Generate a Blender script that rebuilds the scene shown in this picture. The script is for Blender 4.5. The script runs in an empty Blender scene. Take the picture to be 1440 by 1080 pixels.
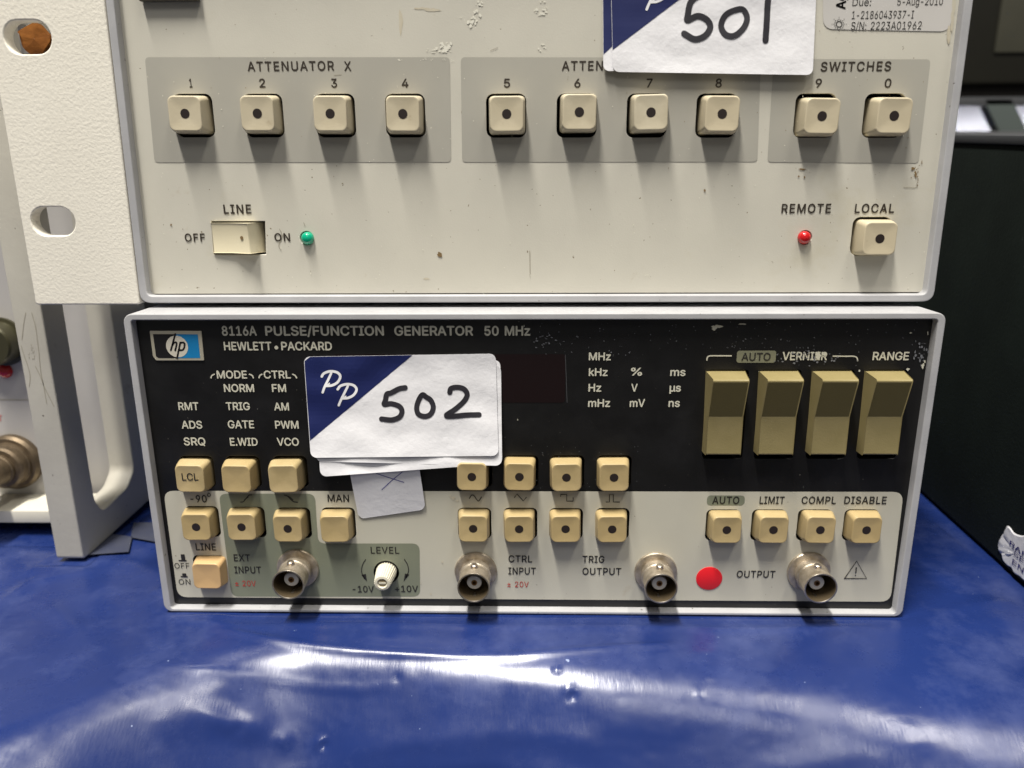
import bpy, bmesh, math, random
import numpy as np
from mathutils import Vector, noise, Matrix
from mathutils.geometry import delaunay_2d_cdt
random.seed(4)
S = 0.001                       # the builders below work in millimetres

# ------------------------------------------------------------------ camera
CAM = (-0.45132, -190.76041, 120.08985); PITCH, YAW, ROLL = 0.26283, -0.02219, -0.00525
FPX = 1050.0                    # focal length in pixels of the 1440 px wide photograph
def cam_axes():
    cp, sp = math.cos(PITCH), math.sin(PITCH); cy, sy = math.cos(YAW), math.sin(YAW)
    f = np.array([sy*cp, cy*cp, -sp]); r = np.array([cy, -sy, 0.0]); u = np.cross(r, f)
    cr, sr = math.cos(ROLL), math.sin(ROLL)
    return r*cr + u*sr, -r*sr + u*cr, f
AR, AU, AF = cam_axes()
def at(px, py, plane, val):
    """point of the plane (axis index, value in mm) seen at a pixel of the photograph"""
    d = AF + AR*(px-720)/FPX - AU*(py-540)/FPX
    t = (val - CAM[plane]) / d[plane]
    return np.array(CAM) + t*d
scene = bpy.context.scene
col = scene.collection
cd = bpy.data.cameras.new('camera'); cam = bpy.data.objects.new('camera', cd); col.objects.link(cam)
cd.sensor_width = 36; cd.lens = FPX/1440*36; cd.clip_start = 0.01; cd.clip_end = 50
cam.matrix_world = Matrix(((AR[0], AU[0], -AF[0], CAM[0]*S), (AR[1], AU[1], -AF[1], CAM[1]*S),
                           (AR[2], AU[2], -AF[2], CAM[2]*S), (0, 0, 0, 1)))
cd.dof.use_dof = True; cd.dof.focus_distance = 0.202; cd.dof.aperture_fstop = 12.0
scene.camera = cam
scene.render.resolution_x = 1024; scene.render.resolution_y = 768

# ------------------------------------------------------------------ world, lamps, exposure
w = bpy.data.worlds.new('World'); scene.world = w; w.use_nodes = True
bg = w.node_tree.nodes['Background']; bg.inputs[0].default_value = (1.0, 0.98, 0.95, 1); bg.inputs[1].default_value = 0.12
scene.view_settings.view_transform = 'Standard'; scene.view_settings.look = 'None'
scene.view_settings.exposure = 0.0; scene.view_settings.gamma = 1.0
def tube_light(name, x, y, z, lx, ly, power, colr, aim=None):
    ld = bpy.data.lights.new(name, 'AREA'); ld.shape = 'RECTANGLE'; ld.size = lx; ld.size_y = ly
    ld.energy = power; ld.color = colr
    o = bpy.data.objects.new(name, ld); o.location = (x, y, z); col.objects.link(o)
    if aim: o.rotation_euler = (Vector(aim)-Vector((x, y, z))).to_track_quat('-Z', 'Y').to_euler()
    return o
tube_light('ceiling_or_added_lamp', -0.29, -0.50, 1.75, 0.09, 0.64, 60, (1.0, 0.958, 0.885))
tube_light('ceiling_or_added_lamp', 0.50, -0.60, 1.75, 0.06, 0.66, 13, (1.0, 0.95, 0.86))
tube_light('ceiling_or_added_lamp', -0.05, -1.7, 1.7, 0.14, 1.0, 11, (1.0, 0.97, 0.93))  # added fill lamp from the front, lightens the key shadows
tube_light('ceiling_or_added_lamp', 1.5, 1.55, 1.6, 0.3, 1.0, 420, (0.95, 0.96, 1.0), (1.4, 2.0, 0.2)).data.spread = math.radians(70)  # added lamp, narrowed to brighten the visible patch of back wall

# ------------------------------------------------------------------ materials
def mat(name, c, rough=0.5, metal=0.0, c2=None, nscale=60, ncon=(0.35, 0.7), bump=0.0, bscale=900, specks=None,
        coat=0.0, spec=0.5, bdist=0.0002, trans=0.0, rough2=None, grime=None, rnd=None):
    m = bpy.data.materials.new(name); m.use_nodes = True
    nt = m.node_tree; N = nt.nodes; L = nt.links; b = N['Principled BSDF']
    b.inputs['Base Color'].default_value = (*c, 1); b.inputs['Roughness'].default_value = rough
    b.inputs['Metallic'].default_value = metal; b.inputs['Specular IOR Level'].default_value = spec
    b.inputs['Coat Weight'].default_value = coat; b.inputs['Transmission Weight'].default_value = trans
    tc = N.new('ShaderNodeTexCoord')
    def nz(scale, detail=6, rgh=0.6):
        n = N.new('ShaderNodeTexNoise'); n.inputs['Scale'].default_value = scale
        n.inputs['Detail'].default_value = detail; n.inputs['Roughness'].default_value = rgh
        L.new(tc.outputs['Object'], n.inputs['Vector']); return n
    def ramp(src, a, bb):
        r = N.new('ShaderNodeMapRange'); r.inputs[1].default_value = a; r.inputs[2].default_value = bb
        L.new(src, r.inputs[0]); return r.outputs[0]
    cur = None
    def mix(fac, ca, cb):
        mx = N.new('ShaderNodeMix'); mx.data_type = 'RGBA'
        L.new(fac, mx.inputs[0])
        if isinstance(ca, tuple): mx.inputs[6].default_value = (*ca, 1)
        else: L.new(ca, mx.inputs[6])
        mx.inputs[7].default_value = (*cb, 1); return mx.outputs[2]
    if c2:
        cur = mix(ramp(nz(nscale).outputs[0], *ncon), c, c2)
    if rnd:
        oi = N.new('ShaderNodeObjectInfo'); mr = N.new('ShaderNodeMath'); mr.operation = 'MULTIPLY'; mr.inputs[1].default_value = 0.9
        L.new(oi.outputs['Random'], mr.inputs[0]); cur = mix(mr.outputs[0], cur if cur is not None else c, rnd)
    if grime:       # (scale, threshold, colour): sparse soft stains
        for sc, th, cc, amt in grime:
            f = ramp(nz(sc, 8, 0.7).outputs[0], th, th+0.12)
            mm = N.new('ShaderNodeMath'); mm.operation = 'MULTIPLY'; mm.inputs[1].default_value = amt; L.new(f, mm.inputs[0])
            cur = mix(mm.outputs[0], cur if cur is not None else c, cc)
    if specks:      # list of (scale, threshold, colour)
        for sc, th, cc in specks:
            cur = mix(ramp(nz(sc, 2, 0.5).outputs[0], th, th+0.03), cur if cur is not None else c, cc)
    if cur is not None: L.new(cur, b.inputs['Base Color'])
    if rough2 is not None:
        r = N.new('ShaderNodeMapRange'); r.inputs[1].default_value = 0.35; r.inputs[2].default_value = 0.65
        r.inputs[3].default_value = rough; r.inputs[4].default_value = rough2
        L.new(nz(nscale*1.7).outputs[0], r.inputs[0]); L.new(r.outputs[0], b.inputs['Roughness'])
    if bump:
        bp = N.new('ShaderNodeBump'); bp.inputs['Strength'].default_value = bump; bp.inputs['Distance'].default_value = bdist
        L.new(nz(bscale, 3, 0.6).outputs[0], bp.inputs['Height']); L.new(bp.outputs[0], b.inputs['Normal'])
    return m
M = dict(
 panel=mat('cream_panel_paint', (0.63, 0.605, 0.52), 0.42, c2=(0.54, 0.52, 0.45), nscale=16, ncon=(0.35, 0.7), bump=0.12, bscale=2500,
           grime=[(22, 0.58, (0.50, 0.46, 0.34), 0.5), (60, 0.66, (0.36, 0.28, 0.16), 0.5)], specks=[(900, 0.74, (0.2, 0.16, 0.1))], rough2=0.55),
 zone=mat('grey_zone_print', (0.42, 0.405, 0.35), 0.45, c2=(0.37, 0.355, 0.31), nscale=25, specks=[(700, 0.76, (0.6, 0.57, 0.48))], rough2=0.55),
 silver=mat('pale_grey_frame_paint', (0.45, 0.45, 0.46), 0.38, c2=(0.38, 0.38, 0.39), nscale=80, bump=0.15, bscale=1500,
           specks=[(650, 0.73, (0.12, 0.11, 0.1))], rough2=0.5),
 cream=mat('cream_white_paint', (0.74, 0.71, 0.60), 0.55, c2=(0.66, 0.63, 0.53), nscale=30),
 ear=mat('textured_offwhite_paint', (0.86, 0.82, 0.72), 0.62, c2=(0.82, 0.78, 0.68), nscale=30, bump=0.34, bscale=1300, bdist=0.0003),
 handle=mat('worn_grey_white_paint', (0.55, 0.525, 0.45), 0.5, c2=(0.48, 0.455, 0.39), nscale=40, bump=0.2, bscale=900,
           grime=[(70, 0.64, (0.22, 0.18, 0.13), 0.6)], specks=[(500, 0.75, (0.1, 0.08, 0.06))]),
 leftpanel=mat('grey_white_panel', (0.52, 0.50, 0.47), 0.5, c2=(0.46, 0.44, 0.42), nscale=30),
 black=mat('black_panel_plastic', (0.005, 0.0048, 0.0052), 0.30, c2=(0.008, 0.0078, 0.008), nscale=60,
           specks=[(1500, 0.765, (0.18, 0.17, 0.15)), (420, 0.80, (0.35, 0.34, 0.32))], bump=0.05, bscale=2500, rough2=0.48),
 window=mat('dark_red_window', (0.0085, 0.003, 0.0035), 0.32),
 lowcream=mat('cream_overlay', (0.56, 0.54, 0.45), 0.40, c2=(0.50, 0.48, 0.40), nscale=20, bump=0.1, bscale=2500,
           grime=[(60, 0.64, (0.36, 0.27, 0.14), 0.5)], specks=[(800, 0.75, (0.2, 0.16, 0.1))], rough2=0.55),
 lowgrey=mat('green_grey_zone_print', (0.22, 0.235, 0.17), 0.42, c2=(0.19, 0.205, 0.15), nscale=25, rough2=0.52),
 well=mat('dark_well', (0.008, 0.007, 0.006), 0.8, spec=0.2),
 capu=mat('pale_beige_key_plastic', rnd=(0.56, 0.485, 0.335), c=(0.60, 0.54, 0.40), rough=0.40, c2=(0.50, 0.44, 0.31), nscale=120, bump=0.12, bscale=1800, rough2=0.52,
          grime=[(160, 0.66, (0.28, 0.20, 0.10), 0.5)]),
 capline=mat('cream_switch_plastic', (0.74, 0.67, 0.48), 0.38, bump=0.1, bscale=1800, grime=[(200, 0.62, (0.40, 0.30, 0.14), 0.6)]),
 capl=mat('yellow_beige_key_plastic', rnd=(0.45, 0.335, 0.155), c=(0.52, 0.405, 0.215), rough=0.38, c2=(0.40, 0.31, 0.15), nscale=120, bump=0.12, bscale=1800, rough2=0.5,
          grime=[(160, 0.66, (0.26, 0.17, 0.07), 0.5)]),
 capo=mat('peach_key_plastic', (0.64, 0.42, 0.20), 0.36, c2=(0.60, 0.39, 0.18), nscale=120, bump=0.1, bscale=1800),
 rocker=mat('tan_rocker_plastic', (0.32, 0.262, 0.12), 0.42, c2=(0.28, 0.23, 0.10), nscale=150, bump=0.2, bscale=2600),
 rockershade=mat('tan_rocker_painted_shade', (0.15, 0.124, 0.052), 0.6, spec=0.15, bump=0.2, bscale=2600),  # rocker tan darkened to paint in the shade of the upper face
 dot=mat('dark_brown_dot', (0.022, 0.015, 0.013), 0.45),
 ink=mat('dark_brown_ink', (0.035, 0.026, 0.018), 0.5),
 inkb=mat('dark_ink', (0.022, 0.020, 0.018), 0.5),
 inkw=mat('pale_grey_ink', (0.62, 0.60, 0.49), 0.5),
 inkr=mat('red_ink', (0.50, 0.035, 0.025), 0.5),
 pill=mat('olive_grey_pill', (0.20, 0.20, 0.135), 0.5),
 paper=mat('white_label_paper', (0.80, 0.795, 0.82), 0.7, c2=(0.74, 0.735, 0.76), nscale=50, bump=0.35, bscale=500, bdist=0.0003),
 navy=mat('navy_print', (0.007, 0.013, 0.085), 0.45, c2=(0.01, 0.018, 0.10), nscale=50),
 marker=mat('black_marker_ink', (0.016, 0.015, 0.02), 0.5, c2=(0.03, 0.028, 0.036), nscale=300),
 white=mat('white_print', (0.82, 0.82, 0.83), 0.5),
 pen=mat('blue_pen_ink', (0.02, 0.02, 0.26), 0.5),
 reddot=mat('red_sticker', (0.78, 0.012, 0.02), 0.5),
 calst=mat('silver_label_paper', (0.60, 0.58, 0.55), 0.45, c2=(0.56, 0.54, 0.51), nscale=60),
 bnc=mat('tarnished_nickel', (0.60, 0.53, 0.43), 0.40, 0.8, c2=(0.32, 0.265, 0.19), nscale=300, bump=0.35, bscale=1800, rough2=0.6),
 bncrim=mat('bare_nickel_rim', (0.62, 0.57, 0.50), 0.3, 0.9, c2=(0.42, 0.36, 0.28), nscale=500),
 bncin=mat('dark_brass_bore', (0.16, 0.12, 0.07), 0.5, 0.6),
 nylon=mat('white_insulator', (0.66, 0.65, 0.64), 0.45),
 gold=mat('contact_gold', (0.30, 0.16, 0.06), 0.35, 0.8),
 knob=mat('ivory_knob_plastic', (0.70, 0.66, 0.53), 0.45),
 knobslot=mat('knob_recess_brown', (0.28, 0.22, 0.12), 0.6),  # darker, browner tone for the recess in the knob end
 chrome=mat('badge_metal', (0.80, 0.74, 0.58), 0.32, 0.6),
 badgeblk=mat('badge_black', (0.012, 0.011, 0.012), 0.35),
 badgeblu=mat('badge_blue', (0.01, 0.21, 0.48), 0.35),
 badgewht=mat('badge_ivory', (0.66, 0.62, 0.52), 0.4),
 oldbadge=mat('dull_badge_metal', (0.10, 0.095, 0.07), 0.5, 0.3),
 green=mat('green_lens', (0.0, 0.36, 0.20), 0.12, coat=0.5),
 red=mat('red_lens', (0.5, 0.008, 0.01), 0.2, coat=0.5),
 darkbox=mat('dark_green_crackle_paint', (0.006, 0.0095, 0.0075), 0.7, c2=(0.009, 0.014, 0.011), nscale=40, spec=0.25, bump=0.5, bscale=900,
             specks=[(600, 0.80, (0.02, 0.025, 0.02))]),
 darkrim=mat('dark_grey_rim', (0.06, 0.062, 0.066), 0.45),
 darkcase=mat('black_case_paint', (0.007, 0.0065, 0.004), 0.6, c2=(0.014, 0.013, 0.007), spec=0.3, nscale=6),
 plateolive=mat('lighter_olive_tone', (0.035, 0.034, 0.022), 0.6, c2=(0.05, 0.047, 0.03), nscale=12),
 strut=mat('grey_green_strut', (0.07, 0.085, 0.08), 0.5),
 case=mat('blue_grey_case_paint', (0.20, 0.25, 0.32), 0.5, c2=(0.15, 0.19, 0.26), nscale=50),
 casedark=mat('dark_case_paint', (0.05, 0.048, 0.042), 0.6),
 tape=mat('grey_tape', (0.055, 0.06, 0.085), 0.5, c2=(0.035, 0.042, 0.08), nscale=100),
 brass=mat('dull_brass', (0.20, 0.15, 0.095), 0.5, 0.7, c2=(0.10, 0.075, 0.05), nscale=250, bump=0.3, bscale=900),
 olive=mat('olive_knob', (0.07, 0.065, 0.035), 0.35, 0.4),
 orange=mat('orange_brown_plastic', (0.15, 0.055, 0.01), 0.9, c2=(0.07, 0.022, 0.004), spec=0.1, nscale=160, bump=0.6, bscale=300, bdist=0.001),
 residue=mat('torn_paper_residue', (0.76, 0.74, 0.64), 0.7),
 dust=mat('dust_smear', (0.16, 0.165, 0.18), 0.7),
 grime=mat('brown_grime', (0.20, 0.13, 0.055), 0.7),
 pencil=mat('pencil_smudge', (0.34, 0.31, 0.24), 0.7),
 stain=mat('faint_glue_stain', (0.53, 0.46, 0.33), 0.55, c2=(0.58, 0.54, 0.43), nscale=200, ncon=(0.3, 0.6)),
 wall=mat('white_wall_paint', (0.82, 0.80, 0.82), 0.7),
 wood=mat('table_board', (0.25, 0.18, 0.1), 0.6),
)
# the blue sheet: glossy film with long fine scratches and creases
def sheet_mat():
    m = mat('blue_plastic_film', (0.0095, 0.0235, 0.118), 0.20, c2=(0.014, 0.032, 0.15), nscale=14, spec=0.55)
    nt = m.node_tree; N = nt.nodes; L = nt.links; b = N['Principled BSDF']
    tc = N.new('ShaderNodeTexCoord')
    def nz(sc, stretch, d=5, r=0.6):
        mp = N.new('ShaderNodeMapping'); mp.inputs['Scale'].default_value = stretch; L.new(tc.outputs['Object'], mp.inputs[0])
        n = N.new('ShaderNodeTexNoise'); n.inputs['Scale'].default_value = sc; n.inputs['Detail'].default_value = d
        n.inputs['Roughness'].default_value = r; L.new(mp.outputs[0], n.inputs['Vector']); return n.outputs[0]
    def bump(h, s, dist, prev=None):
        bp = N.new('ShaderNodeBump'); bp.inputs['Strength'].default_value = s; bp.inputs['Distance'].default_value = dist
        L.new(h, bp.inputs['Height'])
        if prev: L.new(prev, bp.inputs['Normal'])
        return bp.outputs[0]
    b1 = bump(nz(16, (1, 1, 1), 3), 0.30, 0.003)
    b2 = bump(nz(110, (1.0, 0.5, 0.5), 2), 0.10, 0.0007, b1)
    b3 = bump(nz(1500, (1.0, 0.22, 0.22), 3), 0.10, 0.0002, b2)
    L.new(b3, b.inputs['Normal'])
    r = N.new('ShaderNodeMapRange'); r.inputs[1].default_value = 0.38; r.inputs[2].default_value = 0.68
    r.inputs[3].default_value = 0.20; r.inputs[4].default_value = 0.38
    L.new(nz(35, (1, 1, 1), 8, 0.7), r.inputs[0]); L.new(r.outputs[0], b.inputs['Roughness'])
    # handling haze: greyish scuffing of the film and tiny white nicks
    src = b.inputs['Base Color'].links[0].from_socket
    f = N.new('ShaderNodeMapRange'); f.inputs[1].default_value = 0.50; f.inputs[2].default_value = 0.78; f.inputs[4].default_value = 0.42
    L.new(nz(24, (1, 1, 1), 9, 0.72), f.inputs[0])
    mx = N.new('ShaderNodeMix'); mx.data_type = 'RGBA'; mx.inputs[7].default_value = (0.12, 0.15, 0.32, 1)
    L.new(f.outputs[0], mx.inputs[0]); L.new(src, mx.inputs[6])
    g = N.new('ShaderNodeMapRange'); g.inputs[1].default_value = 0.775; g.inputs[2].default_value = 0.80
    L.new(nz(420, (1, 1, 1), 2, 0.5), g.inputs[0])
    mx2 = N.new('ShaderNodeMix'); mx2.data_type = 'RGBA'; mx2.inputs[7].default_value = (0.3, 0.36, 0.55, 1)
    L.new(g.outputs[0], mx2.inputs[0]); L.new(mx.outputs[2], mx2.inputs[6]); L.new(mx2.outputs[2], b.inputs['Base Color'])
    return m
M['sheet'] = sheet_mat()

# ------------------------------------------------------------------ helpers
def tag(o, label=None, cat=None, group=None, kind=None):
    if label: o['label'] = label
    if cat: o['category'] = cat
    if group: o['group'] = group
    if kind: o['kind'] = kind
    return o
def thing(name, loc, label, cat, group=None):
    o = bpy.data.objects.new(name, None); col.objects.link(o); o.location = Vector(loc)*S; o.empty_display_size = 0.01
    return tag(o, label, cat, group)
class MB:
    def __init__(s): s.v = []; s.f = []
    def add(s, vs, fs):
        n = len(s.v); s.v += [tuple(map(float, v)) for v in vs]; s.f += [tuple(n+i for i in f) for f in fs]
    def box(s, x0, x1, y0, y1, z0, z1):
        s.add([(x0,y0,z0),(x1,y0,z0),(x1,y1,z0),(x0,y1,z0),(x0,y0,z1),(x1,y0,z1),(x1,y1,z1),(x0,y1,z1)],
              [(0,3,2,1),(4,5,6,7),(0,1,5,4),(1,2,6,5),(2,3,7,6),(3,0,4,7)])
    def loft(s, rings, cap0=True, cap1=True):
        n = len(rings[0]); b = len(s.v)
        for r in rings: s.v += [tuple(map(float, p)) for p in r]
        for i in range(len(rings)-1):
            for j in range(n):
                a = b+i*n; k = (j+1) % n
                s.f.append((a+j, a+k, a+n+k, a+n+j))
        if cap0: s.f.append(tuple(b+j for j in reversed(range(n))))
        if cap1: s.f.append(tuple(b+(len(rings)-1)*n+j for j in range(n)))
def build(name, mb, m, parent=None, smooth=30, bevel=0, bseg=2):
    me = bpy.data.meshes.new(name); me.from_pydata(mb.v, [], mb.f); me.validate()
    bm = bmesh.new(); bm.from_mesh(me)
    bmesh.ops.remove_doubles(bm, verts=bm.verts, dist=1e-5)
    if bevel:
        es = [e for e in bm.edges if len(e.link_faces) == 2 and e.calc_face_angle(0) > 0.5]
        bmesh.ops.bevel(bm, geom=es, offset=bevel, segments=bseg, profile=0.6, affect='EDGES', clamp_overlap=True)
    bmesh.ops.recalc_face_normals(bm, faces=bm.faces)
    bm.to_mesh(me); bm.free()
    return link(name, me, m, parent, smooth)
def link(name, me, m, parent=None, smooth=30):
    """me in mm, world coordinates"""
    base = Vector((0, 0, 0))
    if parent is not None:
        p = parent
        while p is not None: base += p.location; p = p.parent
    me.transform(Matrix.Translation(-base) @ Matrix.Scale(S, 4))
    me.materials.clear(); me.materials.append(m)
    if smooth:
        me.shade_smooth(); me.set_sharp_from_angle(angle=math.radians(smooth))
    o = bpy.data.objects.new(name, me); col.objects.link(o)
    if parent is not None: o.parent = parent
    return o
def rrect(x0, x1, z0, z1, r, n=6):
    """rounded rectangle outline, counter-clockwise, in (x, z)"""
    r = min(r, (x1-x0)/2-1e-3, (z1-z0)/2-1e-3); pts = []
    for cx, cz, a0 in ((x1-r, z1-r, 0), (x0+r, z1-r, 90), (x0+r, z0+r, 180), (x1-r, z0+r, 270)):
        for i in range(n+1):
            a = math.radians(a0+90*i/n); pts.append((cx+r*math.cos(a), cz+r*math.sin(a)))
    return pts
def rpoly(pts, r, n=5):
    """round the corners of a polygon of (x, z)"""
    out = []; N_ = len(pts)
    for i in range(N_):
        p0, p, p1 = (Vector(pts[i-1]), Vector(pts[i]), Vector(pts[(i+1) % N_]))
        a = (p0-p); b = (p1-p); rr = min(r, a.length/2.1, b.length/2.1); a = p+a.normalized()*rr; b = p+b.normalized()*rr
        for k in range(n+1):
            t = k/n; q = a.lerp(p, t).lerp(p.lerp(b, t), t); out.append((q.x, q.y))
    return out
def circle(cx, cz, r, n=32, rz=None):
    return [(cx+r*math.cos(2*math.pi*i/n), cz+(rz or r)*math.sin(2*math.pi*i/n)) for i in range(n)]
def flat_mesh(name, loops, thick=0.0, bev=0.0):
    """2-D curve fill (holes by even-odd); local x, y; front at z=0, back at z=-thick"""
    cu = bpy.data.curves.new(name, 'CURVE'); cu.dimensions = '2D'; cu.fill_mode = 'BOTH'
    cu.extrude = max(0, thick/2-bev); cu.bevel_depth = bev; cu.bevel_resolution = 2; cu.offset = -bev
    for lp in loops:
        sp = cu.splines.new('POLY'); sp.points.add(len(lp)-1)
        for p, q in zip(sp.points, lp): p.co = (q[0], q[1], 0, 1)
        sp.use_cyclic_u = True
    ob = bpy.data.objects.new(name, cu)
    me = bpy.data.meshes.new_from_object(ob)
    bpy.data.objects.remove(ob); bpy.data.curves.remove(cu)
    me.transform(Matrix.Translation((0, 0, -thick/2)))
    return me
TO_XZ = Matrix(((1, 0, 0, 0), (0, 0, -1, 0), (0, 1, 0, 0), (0, 0, 0, 1)))
def plate(name, loops, yfront, m, parent, thick=0.0, bev=0.0, smooth=30):
    me = flat_mesh(name, loops, thick, bev)
    me.transform(Matrix.Translation((0, yfront, 0)) @ TO_XZ)
    return link(name, me, m, parent, smooth)
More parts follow.
